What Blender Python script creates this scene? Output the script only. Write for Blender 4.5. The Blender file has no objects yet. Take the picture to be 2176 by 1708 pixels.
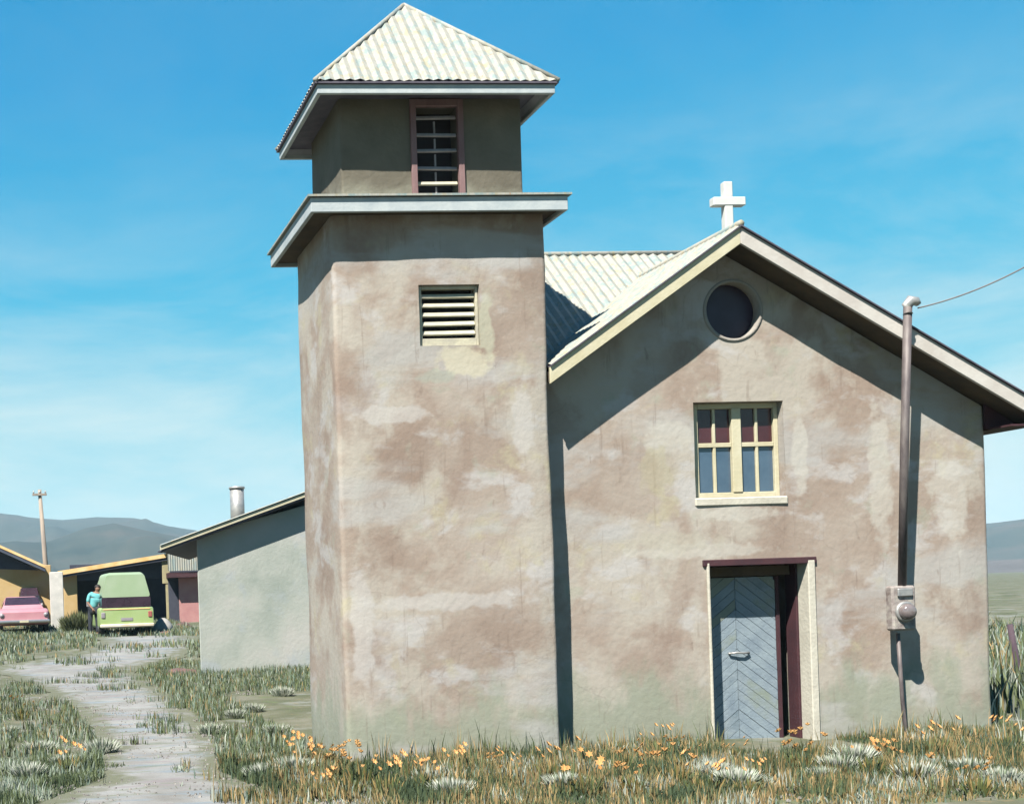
import bpy, bmesh, math, random
import numpy as np
from mathutils import Vector, Matrix, noise

random.seed(7); rng = np.random.default_rng(11)
scene = bpy.context.scene
C = scene.collection
R = math.radians

# ------------------------------------------------------------------ camera
W, H, F = 2176.0, 1708.0, 2825.0
PX0, PY0 = 300.0, 1272.0            # where the optical axis meets the (shifted) frame
YAW, ROLL, EYE = R(4.86), R(1.9), 1.75
fwd = Vector((math.sin(YAW), math.cos(YAW), 0)); rgt = Vector((math.cos(YAW), -math.sin(YAW), 0)); up = Vector((0, 0, 1))
cr = rgt*math.cos(ROLL) - up*math.sin(ROLL); cu = up*math.cos(ROLL) + rgt*math.sin(ROLL)
cam_d = bpy.data.cameras.new('camera'); cam = bpy.data.objects.new('camera', cam_d); C.objects.link(cam)
m = Matrix((cr, cu, -fwd)).transposed().to_4x4(); m.translation = (0, 0, EYE); cam.matrix_world = m
cam_d.sensor_fit = 'HORIZONTAL'; cam_d.sensor_width = 36; cam_d.lens = F/W*36
cam_d.shift_x = (W/2-PX0)/W; cam_d.shift_y = (PY0-H/2)/W
cam_d.clip_start = .1; cam_d.clip_end = 9000
scene.camera = cam

# ------------------------------------------------------------------ light
AZ, EL = R(40), R(52)               # sun stands left of the facade's normal
sd = Vector((-math.sin(AZ)*math.cos(EL), -math.cos(AZ)*math.cos(EL), math.sin(EL)))
sl = bpy.data.lights.new('sun', 'SUN'); sl.energy = 5.0; sl.angle = R(.5); sl.color = (1, .94, .84)
so = bpy.data.objects.new('sun', sl); C.objects.link(so); so.rotation_euler = sd.to_track_quat('Z', 'Y').to_euler()
world = bpy.data.worlds.new('World'); scene.world = world; world.use_nodes = True
nt = world.node_tree; N = nt.nodes; L = nt.links; N.clear()
wo = N.new('ShaderNodeOutputWorld'); bg = N.new('ShaderNodeBackground'); sky = N.new('ShaderNodeTexSky')
sky.sky_type = 'NISHITA'; sky.sun_disc = False; sky.sun_elevation = EL; sky.sun_rotation = math.atan2(sd.x, sd.y)
sky.altitude = 2000; sky.air_density = 1.0; sky.dust_density = .6; sky.ozone_density = 1.5
tc = N.new('ShaderNodeTexCoord'); sep = N.new('ShaderNodeSeparateXYZ'); L.new(tc.outputs['Generated'], sep.inputs[0])
grad = N.new('ShaderNodeValToRGB'); L.new(sep.outputs['Z'], grad.inputs[0])
SKY = [(0.0, (.66, .80, .78)), (.06, (.46, .72, .74)), (.13, (.20, .59, .72)), (.22, (.04, .455, .70)), (.36, (.0, .31, .63)), (.7, (.0, .17, .45)), (1.0, (.0, .14, .40))]
e = grad.color_ramp.elements
while len(e) < len(SKY): e.new(.5)
for el, (p, c) in zip(e, SKY): el.position = p; el.color = (*c, 1)
# thin cirrus, strongest towards the horizon
mp = N.new('ShaderNodeMapping'); mp.inputs['Scale'].default_value = (2.2, 2.2, 6.5); L.new(tc.outputs['Generated'], mp.inputs[0])
cn = N.new('ShaderNodeTexNoise'); cn.inputs['Scale'].default_value = 1.6; cn.inputs['Detail'].default_value = 8; cn.inputs['Roughness'].default_value = .62; cn.inputs['Distortion'].default_value = .5
L.new(mp.outputs[0], cn.inputs['Vector'])
cmr = N.new('ShaderNodeMapRange'); cmr.inputs[1].default_value = .42; cmr.inputs[2].default_value = .70; cmr.inputs[4].default_value = .85; L.new(cn.outputs['Fac'], cmr.inputs[0])
hmr = N.new('ShaderNodeMapRange'); hmr.inputs[1].default_value = .0; hmr.inputs[2].default_value = .33; hmr.inputs[3].default_value = 1; hmr.inputs[4].default_value = .05; L.new(sep.outputs['Z'], hmr.inputs[0])
mu = N.new('ShaderNodeMath'); mu.operation = 'MULTIPLY'; L.new(cmr.outputs[0], mu.inputs[0]); L.new(hmr.outputs[0], mu.inputs[1])
mixc = N.new('ShaderNodeMix'); mixc.data_type = 'RGBA'; L.new(mu.outputs[0], mixc.inputs[0]); L.new(grad.outputs[0], mixc.inputs[6]); mixc.inputs[7].default_value = (.86, .88, .80, 1)
sc = N.new('ShaderNodeVectorMath'); sc.operation = 'SCALE'; sc.inputs['Scale'].default_value = 7.4; L.new(mixc.outputs[2], sc.inputs[0])
mixs = N.new('ShaderNodeMix'); mixs.data_type = 'RGBA'; mixs.inputs[0].default_value = .97
L.new(sky.outputs[0], mixs.inputs[6]); L.new(sc.outputs[0], mixs.inputs[7])
L.new(mixs.outputs[2], bg.inputs['Color']); bg.inputs['Strength'].default_value = .05
L.new(bg.outputs[0], wo.inputs[0])
scene.view_settings.view_transform = 'Standard'; scene.view_settings.look = 'None'
scene.view_settings.exposure = 1.58; scene.view_settings.gamma = 1; scene.view_settings.use_curve_mapping = False
scene.render.engine = 'CYCLES'; scene.cycles.volume_bounces = 0; scene.cycles.max_bounces = 6

# ------------------------------------------------------------------ measuring helpers
def ray(px, py): return fwd + cr*((px-PX0)/F) + cu*(-(py-PY0)/F)
EYEV = Vector((0, 0, EYE))
def at(px, py, Y): d = ray(px, py); return EYEV + d*(Y/d.y)
def onplane(px, py, p, n): d = ray(px, py); return EYEV + d*((p-EYEV).dot(n)/d.dot(n))
def sstep(a, b, x): t = min(1, max(0, (x-a)/(b-a))); return t*t*(3-2*t)
def gz(x, y):
    h = -.12*(1-sstep(16, 28, y)) + .5*sstep(31, 44, y) + .22*sstep(44, 57, y)
    return h + .03*noise.noise(Vector((x*.35, y*.35, 0))) + .015*noise.noise(Vector((x*1.3, y*1.3, 3)))
def ground_at(px, py):
    d = ray(px, py); t = 8.0
    while t < 400:
        p = EYEV + d*t
        if p.z <= gz(p.x, p.y): return Vector((p.x, p.y, gz(p.x, p.y)))
        t += .03
    return p

# ------------------------------------------------------------------ materials
AL = .71
def lin(c): return tuple((v/255/12.92 if v/255 <= .04045 else ((v/255+.055)/1.055)**2.4) for v in c)
def mat(name, cols, rough=.85, scale=3.0, bump=.15, bscale=25, stretch=(1, 1, 1), metal=0, spec=.35, detail=6, bdist=.02, contrast=(.32, .68)):
    """cols: list of linear colours spread over a noise ramp"""
    M = bpy.data.materials.new(name); M.use_nodes = True; t = M.node_tree; b = t.nodes['Principled BSDF']
    b.inputs['Roughness'].default_value = rough; b.inputs['Metallic'].default_value = metal; b.inputs['Specular IOR Level'].default_value = spec
    tc = t.nodes.new('ShaderNodeTexCoord'); mp = t.nodes.new('ShaderNodeMapping'); mp.inputs['Scale'].default_value = stretch
    t.links.new(tc.outputs['Object'], mp.inputs[0])
    n = t.nodes.new('ShaderNodeTexNoise'); n.inputs['Scale'].default_value = scale; n.inputs['Detail'].default_value = detail; n.inputs['Roughness'].default_value = .6
    t.links.new(mp.outputs[0], n.inputs['Vector'])
    r = t.nodes.new('ShaderNodeValToRGB'); t.links.new(n.outputs['Fac'], r.inputs[0])
    es = r.color_ramp.elements
    while len(es) < len(cols): es.new(.5)
    for i, c in enumerate(cols):
        es[i].position = contrast[0]+(contrast[1]-contrast[0])*i/max(1, len(cols)-1); es[i].color = (c[0]*AL, c[1]*AL, c[2]*AL, 1)
    t.links.new(r.outputs[0], b.inputs['Base Color'])
    if bump:
        n2 = t.nodes.new('ShaderNodeTexNoise'); n2.inputs['Scale'].default_value = bscale; n2.inputs['Detail'].default_value = 5
        t.links.new(mp.outputs[0], n2.inputs['Vector'])
        bu = t.nodes.new('ShaderNodeBump'); bu.inputs['Strength'].default_value = bump; bu.inputs['Distance'].default_value = bdist
        t.links.new(n2.outputs['Fac'], bu.inputs['Height']); t.links.new(bu.outputs[0], b.inputs['Normal'])
    return M
def layer(M, col, scale, lo, hi, amount=1.0, stretch=(1, 1, 1), seed=0, zfade=None, detail=5):
    """brush another colour over a material where a noise passes a threshold; zfade=(z0,z1) makes it a stain or painted lit strip rising from the base"""
    t = M.node_tree; b = t.nodes['Principled BSDF']; src = b.inputs['Base Color'].links[0].from_socket
    tc = t.nodes.new('ShaderNodeTexCoord'); mp = t.nodes.new('ShaderNodeMapping'); mp.inputs['Scale'].default_value = stretch; mp.inputs['Location'].default_value = (seed*3.7, seed*1.9, seed*5.1)
    t.links.new(tc.outputs['Object'], mp.inputs[0])
    n = t.nodes.new('ShaderNodeTexNoise'); n.inputs['Scale'].default_value = scale; n.inputs['Detail'].default_value = detail; n.inputs['Roughness'].default_value = .6; n.inputs['Distortion'].default_value = .25
    t.links.new(mp.outputs[0], n.inputs['Vector'])
    mr = t.nodes.new('ShaderNodeMapRange'); mr.interpolation_type = 'SMOOTHSTEP'; mr.inputs[1].default_value = lo; mr.inputs[2].default_value = hi; mr.inputs[4].default_value = amount
    fac = n.outputs['Fac']
    if zfade:
        s = t.nodes.new('ShaderNodeSeparateXYZ'); t.links.new(tc.outputs['Object'], s.inputs[0])
        zr = t.nodes.new('ShaderNodeMapRange'); zr.inputs[1].default_value = zfade[0]; zr.inputs[2].default_value = zfade[1]; zr.inputs[3].default_value = .35; zr.inputs[4].default_value = -.35
        zr.clamp = True
        t.links.new(s.outputs['Z'], zr.inputs[0])
        ad = t.nodes.new('ShaderNodeMath'); ad.operation = 'ADD'; t.links.new(fac, ad.inputs[0]); t.links.new(zr.outputs[0], ad.inputs[1]); fac = ad.outputs[0]
    t.links.new(fac, mr.inputs[0])
    mx = t.nodes.new('ShaderNodeMix'); mx.data_type = 'RGBA'; t.links.new(mr.outputs[0], mx.inputs[0]); t.links.new(src, mx.inputs[6]); mx.inputs[7].default_value = (col[0]*AL, col[1]*AL, col[2]*AL, 1)
    t.links.new(mx.outputs[2], b.inputs['Base Color'])
    return M

def cracks(M):
    t = M.node_tree; b = t.nodes['Principled BSDF']; src = b.inputs['Base Color'].links[0].from_socket
    tc = t.nodes.new('ShaderNodeTexCoord')
    n = t.nodes.new('ShaderNodeTexNoise'); n.inputs['Scale'].default_value = 2.5; n.inputs['Detail'].default_value = 6; t.links.new(tc.outputs['Object'], n.inputs['Vector'])
    ad = t.nodes.new('ShaderNodeMix'); ad.data_type = 'RGBA'; ad.blend_type = 'ADD'; ad.inputs[0].default_value = .5; t.links.new(tc.outputs['Object'], ad.inputs[6]); t.links.new(n.outputs['Color'], ad.inputs[7])
    vo = t.nodes.new('ShaderNodeTexVoronoi'); vo.feature = 'DISTANCE_TO_EDGE'; vo.inputs['Scale'].default_value = 1.05; t.links.new(ad.outputs[2], vo.inputs['Vector'])
    mr = t.nodes.new('ShaderNodeMapRange'); mr.inputs[1].default_value = .0; mr.inputs[2].default_value = .011; mr.inputs[3].default_value = 1; mr.inputs[4].default_value = 0; t.links.new(vo.outputs['Distance'], mr.inputs[0])
    n2 = t.nodes.new('ShaderNodeTexNoise'); n2.inputs['Scale'].default_value = 1.1; t.links.new(tc.outputs['Object'], n2.inputs['Vector'])
    m2 = t.nodes.new('ShaderNodeMapRange'); m2.inputs[1].default_value = .50; m2.inputs[2].default_value = .60; m2.inputs[4].default_value = .2; t.links.new(n2.outputs['Fac'], m2.inputs[0])
    mu = t.nodes.new('ShaderNodeMath'); mu.operation = 'MULTIPLY'; t.links.new(mr.outputs[0], mu.inputs[0]); t.links.new(m2.outputs[0], mu.inputs[1])
    mx = t.nodes.new('ShaderNodeMix'); mx.data_type = 'RGBA'; t.links.new(mu.outputs[0], mx.inputs[0]); t.links.new(src, mx.inputs[6]); mx.inputs[7].default_value = (.08, .06, .05, 1)
    t.links.new(mx.outputs[2], b.inputs['Base Color'])
def make_adobe(nm, sd_):
    adobe = mat(nm, [(.245, .185, .15), (.30, .245, .205), (.35, .31, .27)], .95, .9, .5, 14, bdist=.012)
    layer(adobe, (.39, .365, .32), 1.0, .47, .60, .8, seed=1+sd_)
    layer(adobe, (.41, .40, .395), 1.4, .53, .66, .75, (1, 1, 1.6), seed=2+sd_)
    layer(adobe, (.38, .35, .24), 1.7, .58, .70, .6, seed=4+sd_)
    layer(adobe, (.215, .15, .12), 1.5, .52, .72, .6, (1, 1, .6), seed=5+sd_)
    layer(adobe, (.29, .31, .25), 2.6, .58, .72, .5, seed=8+sd_)
    layer(adobe, (.235, .265, .205), 2.0, .46, .78, .8, (1.4, 1.4, .7), seed=6+sd_, zfade=(.0, 1.6))
    layer(adobe, (.36, .355, .345), .9, .52, .66, .7, (.5, .5, 1.6), seed=15+sd_)
    layer(adobe, (.17, .125, .10), 9, .60, .72, .35, (1.6, 1.6, .12), seed=17+sd_)
    cracks(adobe)
    layer(adobe, (.42, .39, .34), 5, .60, .74, .3, seed=9+sd_)
    layer(adobe, (.19, .14, .115), 12, .62, .74, .4, (1, 1, .35), seed=12+sd_)
    return adobe
adobe = make_adobe('adobe_plaster', 0); adobe_t = make_adobe('adobe_tower_plaster', 20)
side_plaster = adobe
patch = mat('pale_plaster_patch', [(.50, .44, .30), (.62, .56, .42)], .95, 6, .6, 22, bdist=.015)
grey_adobe = mat('grey_green_plaster', [(.27, .31, .28), (.36, .385, .355), (.42, .42, .40)], .95, .8, .3, 12)
layer(grey_adobe, (.33, .37, .40), 1.1, .5, .65, .6, seed=3)
iron = mat('weathered_white_iron', [(.25, .26, .235), (.33, .325, .285), (.29, .30, .27)], .75, 3, .25, 20, (3, 3, .5), spec=.4)
layer(iron, (.18, .26, .27), 2.6, .48, .60, .75, (3, 3, .6), seed=2)
layer(iron, (.33, .28, .16), 3.2, .54, .64, .6, (4, 4, .5), seed=5)
layer(iron, (.36, .36, .34), 7, .52, .62, .6, (3, 3, .4), seed=9)
layer(iron, (.30, .14, .04), 5, .66, .71, .85, (6, 6, .45), seed=7)
trim = mat('pale_painted_board', [(.33, .38, .41), (.45, .49, .50)], .7, 5, .15, 30, (1, 1, 1))
layer(trim, (.50, .30, .08), 4, .70, .74, .7, seed=3)
cream = mat('cream_painted_board', [(.46, .42, .28), (.54, .51, .38)], .7, 4, .15, 30)
layer(cream, (.5, .28, .08), 4, .70, .74, .7, seed=1)
edge_dark = mat('dark_roof_edge', [(.06, .055, .08), (.10, .09, .12)], .7, 8, .1)
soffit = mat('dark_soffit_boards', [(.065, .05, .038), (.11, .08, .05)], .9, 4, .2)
wood_mauve = mat('mauve_weathered_wood', [(.16, .09, .095), (.24, .15, .15)], .8, 6, .2, 40, (1, 1, .3))
slat_m = mat('pale_slat_wood', [(.34, .32, .27), (.55, .52, .38)], .8, 6, .2, 30)
slat_g = mat('grey_slat_wood', [(.20, .18, .19), (.34, .31, .31)], .8, 6, .2, 30)
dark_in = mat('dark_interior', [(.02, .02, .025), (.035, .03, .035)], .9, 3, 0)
maroon = mat('maroon_wood', [(.038, .015, .022), (.065, .022, .028)], .75, 5, .15)
white_pl = mat('white_reveal_plaster', [(.42, .40, .34), (.52, .50, .43)], .9, 4, .3)
door_m = mat('blue_grey_door_wood', [(.15, .20, .24), (.22, .27, .31), (.20, .24, .21)], .7, 4, .3, 40, (1, 1, 1))
glass = mat('window_glass', [(.04, .075, .125), (.08, .13, .19)], .08, 2, .02, spec=.8)
glass_up = mat('glass_over_maroon_blind', [(.045, .014, .018), (.075, .025, .03)], .12, 3, 0, spec=.5)
glass_dk = mat('dark_oculus_glass', [(.028, .018, .030), (.045, .035, .06)], .35, 3, 0, spec=.25)
cross_m = mat('white_cross_paint', [(.52, .54, .54), (.60, .61, .59)], .7, 5, .1)
mast_m = mat('weathered_mast_metal', [(.075, .062, .068), (.14, .12, .12), (.20, .18, .17)], .6, 7, .15, 30, (1, 1, .3), metal=.2)
galv = mat('galvanised_metal', [(.30, .31, .32), (.48, .47, .45)], .45, 9, .1, metal=.5)
meter_m = mat('weathered_meter_box', [(.16, .13, .12), (.27, .24, .23), (.36, .34, .30)], .7, 14, .3, 30)
meter_g = mat('meter_glass', [(.10, .08, .085), (.22, .19, .19)], .12, 8, 0, spec=.8)
wire_m = mat('wire_rubber', [(.12, .11, .11), (.16, .15, .15)], .7, 5, 0)
pole_m = mat('weathered_pole_wood', [(.22, .19, .17), (.36, .30, .24)], .9, 6, .2, 20, (1, 1, .2))

# ------------------------------------------------------------------ object helpers
def link(name, me, parent=None, mats=()):
    o = bpy.data.objects.new(name, me); C.objects.link(o)
    if me is not None:
        for q in mats: me.materials.append(q)
    if parent: o.parent = parent
    return o
def tag(o, label=None, cat=None, group=None, kind=None):
    if label: o['label'] = label
    if cat: o['category'] = cat
    if group: o['group'] = group
    if kind: o['kind'] = kind
    return o
def empty(name, loc=(0, 0, 0), rz=0):
    o = bpy.data.objects.new(name, None); C.objects.link(o); o.location = loc; o.rotation_euler.z = rz; o.empty_display_size = .2
    return o
def pyd(name, v, f, material, parent=None, smooth=False):
    me = bpy.data.meshes.new(name); me.from_pydata([tuple(a) for a in v], [], f); me.update()
    if smooth: me.shade_smooth()
    return link(name, me, parent, [material])
def bmobj(name, bm, material, parent=None, smooth=False):
    bmesh.ops.recalc_face_normals(bm, faces=bm.faces)
    me = bpy.data.meshes.new(name); bm.to_mesh(me); bm.free()
    if smooth: me.shade_smooth()
    return link(name, me, parent, [material])
def bx(bm, x0, x1, y0, y1, z0, z1, bev=0):
    r = bmesh.ops.create_cube(bm, size=1); vs = r['verts']
    bmesh.ops.scale(bm, vec=(x1-x0, y1-y0, z1-z0), verts=vs); bmesh.ops.translate(bm, vec=((x0+x1)/2, (y0+y1)/2, (z0+z1)/2), verts=vs)
    if bev: bmesh.ops.bevel(bm, geom=list({e for v in vs for e in v.link_edges}), offset=bev, segments=1, affect='EDGES')
    return bm
def box(name, x0, x1, y0, y1, z0, z1, material, parent=None, bev=.004):
    return bmobj(name, bx(bmesh.new(), x0, x1, y0, y1, z0, z1, bev), material, parent)
def prism_poly(name, pts, ext, material, parent=None, bev=0):
    """pts: planar loop of Vectors, ext: extrusion Vector"""
    bm = bmesh.new(); a = [bm.verts.new(p) for p in pts]; b = [bm.verts.new(Vector(p)+Vector(ext)) for p in pts]; n = len(a)
    bm.faces.new(a); bm.faces.new(b[::-1])
    for i in range(n): bm.faces.new((a[i], b[i], b[(i+1) % n], a[(i+1) % n]))
    if bev: bmesh.ops.bevel(bm, geom=bm.edges[:], offset=bev, segments=1, affect='EDGES')
    return bmobj(name, bm, material, parent)
def tube_bm(bm, pts, rad, seg=10):
    rings = []
    for i, p in enumerate(pts):
        p = Vector(p); a = Vector(pts[max(0, i-1)]); b = Vector(pts[min(len(pts)-1, i+1)]); d = (b-a).normalized()
        q = d.to_track_quat('Z', 'Y'); r = rad[i] if isinstance(rad, (list, tuple)) else rad
        rings.append([bm.verts.new(p+q@Vector((r*math.cos(2*math.pi*k/seg), r*math.sin(2*math.pi*k/seg), 0))) for k in range(seg)])
    for A, B in zip(rings, rings[1:]):
        for k in range(seg): bm.faces.new((A[k], A[(k+1) % seg], B[(k+1) % seg], B[k]))
    bm.faces.new(rings[0][::-1]); bm.faces.new(rings[-1])
    return bm
def tube(name, pts, rad, material, parent=None, seg=10): return bmobj(name, tube_bm(bmesh.new(), pts, rad, seg), material, parent, True)
def copy_thing(root, loc=None, rz=None, scale=None):
    r = root.copy(); C.objects.link(r)
    if loc is not None: r.location = loc
    if rz is not None: r.rotation_euler.z = rz
    if scale is not None: r.scale = (scale,)*3
    for ch in list(root.children):
        c = ch.copy(); C.objects.link(c); c.parent = r
        for g in list(ch.children):
            d = g.copy(); C.objects.link(d); d.parent = c
    return r
def rough_solid(pts, ext, cell=.3, amp=.012, bev=.05, seed=0):
    """prism with worn edges and gently uneven faces, as a bmesh"""
    bm = bmesh.new(); a = [bm.verts.new(p) for p in pts]; b = [bm.verts.new(Vector(p)+Vector(ext)) for p in pts]; n = len(a)
    bm.faces.new(a); bm.faces.new(b[::-1])
    for i in range(n): bm.faces.new((a[i], b[i], b[(i+1) % n], a[(i+1) % n]))
    bmesh.ops.recalc_face_normals(bm, faces=bm.faces)
    if bev:
        es = [e for e in bm.edges if abs((e.verts[0].co-e.verts[1].co).normalized().z) > .9]
        bmesh.ops.bevel(bm, geom=es, offset=bev, segments=3, profile=.5, affect='EDGES')
    co = [v.co.copy() for v in bm.verts]
    for ax in range(3):
        lo, hi = min(c[ax] for c in co), max(c[ax] for c in co); k = int((hi-lo)/cell)
        for i in range(1, k+1):
            c = Vector(); c[ax] = lo+(hi-lo)*i/(k+1); nn = Vector(); nn[ax] = 1
            bmesh.ops.bisect_plane(bm, geom=bm.verts[:]+bm.edges[:]+bm.faces[:], plane_co=c, plane_no=nn)
    for v in bm.verts:
        p = v.co*1.3 + Vector((seed, 0, 0)); q = v.co*4
        v.co += Vector((noise.noise(p), noise.noise(p+Vector((9, 3, 1))), 0))*amp*1.6 + Vector((noise.noise(q), noise.noise(q+Vector((5, 2, 1))), 0))*amp*.6
    return bm
def boolcut(bm, cutters, name, material, parent):
    bmesh.ops.recalc_face_normals(bm, faces=bm.faces)
    me = bpy.data.meshes.new(name+'_src'); bm.to_mesh(me); bm.free(); me.shade_smooth()
    o = bpy.data.objects.new('tmp', me); C.objects.link(o); tmp = []
    for cb in cutters:
        bmesh.ops.recalc_face_normals(cb, faces=cb.faces); cm = bpy.data.meshes.new('cut'); cb.to_mesh(cm); cb.free()
        co = bpy.data.objects.new('cut', cm); C.objects.link(co); tmp.append(co)
        md = o.modifiers.new('b', 'BOOLEAN'); md.object = co; md.operation = 'DIFFERENCE'; md.solver = 'EXACT'
    dg = bpy.context.evaluated_depsgraph_get(); me2 = bpy.data.meshes.new_from_object(o.evaluated_get(dg), depsgraph=dg)
    for t in tmp+[o]: bpy.data.objects.remove(t, do_unlink=True)
    me2.name = name; me2.materials.clear(); me2.materials.append(material)
    for p in me2.polygons: p.material_index = 0; p.use_smooth = True
    me2.set_sharp_from_angle(angle=R(40))
    o = bpy.data.objects.new(name, me2); C.objects.link(o); o.parent = parent
    return o
def cutbox(x0, x1, y0, y1, z0, z1): return bx(bmesh.new(), x0, x1, y0, y1, z0, z1)
def corrugated(name, P, U, V, n, parent, topf=None, amp=.012, material=None):
    """sheet: P lower start, U across, V up the slope; topf(u) in 0..1 clips the upper edge"""
    P, U, V = Vector(P), Vector(U), Vector(V); nrm = U.cross(V).normalized()
    if nrm.z < 0: nrm = -nrm
    v = []; f = []
    for i in range(2*n+1):
        u = i/(2*n); t = topf(u) if topf else 1.0; h = nrm*(amp if i % 2 else -amp) 
        v += [P+U*u+h, P+U*u+V*t+h]
    for i in range(2*n): f.append((2*i, 2*i+2, 2*i+3, 2*i+1))
    return pyd(name, v, f, material or iron, parent)

# ------------------------------------------------------------------ ground
def axis(lo, hi, fine_lo, fine_hi, step, grow=1.18):
    a = list(np.arange(fine_lo, fine_hi, step)); s = step
    while a[-1] < hi: s *= grow; a.append(a[-1]+s)
    s = step
    while a[0] > lo: s *= grow; a.insert(0, a[0]-s)
    return a
gx = axis(-4000, 4000, -10, 16, .35); gy = axis(-60, 5000, 9, 34, .35)
gv = [(x, y, gz(x, y)) for y in gy for x in gx]; nx = len(gx)
gf = [(j*nx+i, j*nx+i+1, (j+1)*nx+i+1, (j+1)*nx+i) for j in range(len(gy)-1) for i in range(nx-1)]
soil = mat('dry_soil_and_low_herbs', [(.055, .07, .035), (.10, .105, .065), (.17, .165, .13)], .95, .9, .5, 18, bdist=.03)
layer(soil, (.22, .23, .22), 1.3, .52, .66, .6, seed=2)
layer(soil, (.10, .13, .055), 2.2, .52, .66, .7, seed=5)
layer(soil, (.20, .15, .075), 5, .60, .70, .6, seed=6)
o = pyd('ground', gv, gf, soil, smooth=True); tag(o, kind='structure')

pathL = [(60, 1790), (70, 1715), (225, 1650), (205, 1570), (150, 1500), (60, 1452), (-40, 1420), (150, 1392), (205, 1372), (205, 1352)]
pathR = [(720, 1790), (640, 1715), (470, 1640), (440, 1560), (400, 1500), (330, 1458), (290, 1425), (400, 1392), (425, 1365), (425, 1350)]
pv = []; pf = []; pe = []; K = 16
PL = [ground_at(*p) for p in pathL]; PR = [ground_at(*p) for p in pathR]
def resample(P, m=8):
    out = []
    for a, b in zip(P, P[1:]):
        for k in range(m): out.append(a.lerp(b, k/m))
    return out+[P[-1]]
PLs, PRs = resample(PL), resample(PR)
for i, (a, b) in enumerate(zip(PLs, PRs)):
    wob = .3*noise.noise(Vector((i*.31, 0, 5)))+.2*noise.noise(Vector((i*1.1, 0, 5))), .3*noise.noise(Vector((i*.31, 4, 9)))+.2*noise.noise(Vector((i*1.1, 4, 9)))
    for k in range(K+1):
        q = a.lerp(b, k/K); q.x += wob[0]*(1-k/K)+wob[1]*k/K
        pv.append((q.x, q.y, gz(q.x, q.y)+.012)); pe.append(abs(2*k/K-1))
for i in range(len(PLs)-1):
    for k in range(K): pf.append((i*(K+1)+k, i*(K+1)+k+1, (i+1)*(K+1)+k+1, (i+1)*(K+1)+k))
dirt = mat('pale_dirt', [(.17, .165, .155), (.23, .23, .225), (.28, .285, .28)], .95, 1.2, .5, 22, bdist=.02)
layer(dirt, (.16, .205, .245), 1.2, .50, .62, .7, (.6, 2, 1), seed=2)
layer(dirt, (.205, .175, .19), 1.4, .55, .65, .6, (.6, 2, 1), seed=3)
layer(dirt, (.12, .145, .09), 2.6, .56, .68, .6, (.7, 1.6, 1), seed=4)
o = pyd('path', pv, pf, dirt, smooth=True); tag(o, kind='structure')
ca = o.data.color_attributes.new('edge', 'FLOAT_COLOR', 'POINT'); ca.data.foreach_set('color', np.repeat(np.array(pe), 4))
t = dirt.node_tree; b = t.nodes['Principled BSDF']; src = b.inputs['Base Color'].links[0].from_socket
ea = t.nodes.new('ShaderNodeAttribute'); ea.attribute_name = 'edge'; tc = t.nodes.new('ShaderNodeTexCoord')
n = t.nodes.new('ShaderNodeTexNoise'); n.inputs['Scale'].default_value = 3.5; n.inputs['Detail'].default_value = 8; t.links.new(tc.outputs['Object'], n.inputs['Vector'])
ma = t.nodes.new('ShaderNodeMath'); ma.operation = 'MULTIPLY_ADD'; ma.inputs[1].default_value = 1.4; t.links.new(n.outputs['Fac'], ma.inputs[0]); t.links.new(ea.outputs['Fac'], ma.inputs[2])
mr = t.nodes.new('ShaderNodeMapRange'); mr.inputs[1].default_value = 1.15; mr.inputs[2].default_value = 1.55; t.links.new(ma.outputs[0], mr.inputs[0])
mx = t.nodes.new('ShaderNodeMix'); mx.data_type = 'RGBA'; t.links.new(mr.outputs[0], mx.inputs[0]); t.links.new(src, mx.inputs[6]); mx.inputs[7].default_value = (.085, .09, .06, 1)
t.links.new(mx.outputs[2], b.inputs['Base Color'])
PATHPOLY = [(p.x, p.y) for p in PLs]+[(p.x, p.y) for p in PRs[::-1]]

# ------------------------------------------------------------------ hills
def hill(name, prof, dist, depth, material, seed):
    """prof: skyline seen from the camera as pixel points; built as a broad ridge of real depth"""
    pts = [at(px, py, dist) for px, py in prof]; xs = []; zs = []
    for a, b in zip(pts, pts[1:]):
        for k in range(10): q = a.lerp(b, k/10); xs.append(q.x); zs.append(q.z)
    xs.append(pts[-1].x); zs.append(pts[-1].z); v = []; f = []; M_ = 26
    for j in range(M_+1):
        t = j/M_*2-1
        for i, (x, z) in enumerate(zip(xs, zs)):
            w = math.cos(t*math.pi/2)**1.3
            nz = noise.fractal(Vector((x/dist*14, t*2.2, seed)), 1, 2, 5)*.45*(z)*(1-w)*w*2.5
            v.append((x, dist+t*depth, max(-2, (z-EYE*0)*w+nz-1)))
    n_ = len(xs)
    for j in range(M_):
        for i in range(n_-1): f.append((j*n_+i, j*n_+i+1, (j+1)*n_+i+1, (j+1)*n_+i))
    o = pyd(name, v, f, material, smooth=True); tag(o, kind='structure'); return o
hill_m = mat('scrub_covered_hill', [(.018, .034, .034), (.038, .05, .045), (.07, .062, .055)], .95, .012, 0, stretch=(1, 1, 3))
hill('hills', [(-900, 1130), (-500, 1080), (-200, 1110), (0, 1096), (60, 1101), (130, 1106), (200, 1100), (270, 1103), (330, 1116), (400, 1130), (520, 1160), (700, 1190), (950, 1220)], 1700, 700, hill_m, 1)
hill('hills', [(-700, 1210), (-300, 1165), (0, 1160), (100, 1150), (180, 1122), (235, 1112), (300, 1126), (360, 1138), (450, 1170), (600, 1205), (800, 1236)], 1000, 420, hill_m, 2)
hill('hills', [(1700, 1215), (1900, 1190), (2020, 1165), (2090, 1135), (2130, 1118), (2180, 1108), (2300, 1085), (2500, 1105), (2800, 1150), (3200, 1180)], 1100, 420, hill_m, 3)
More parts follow.
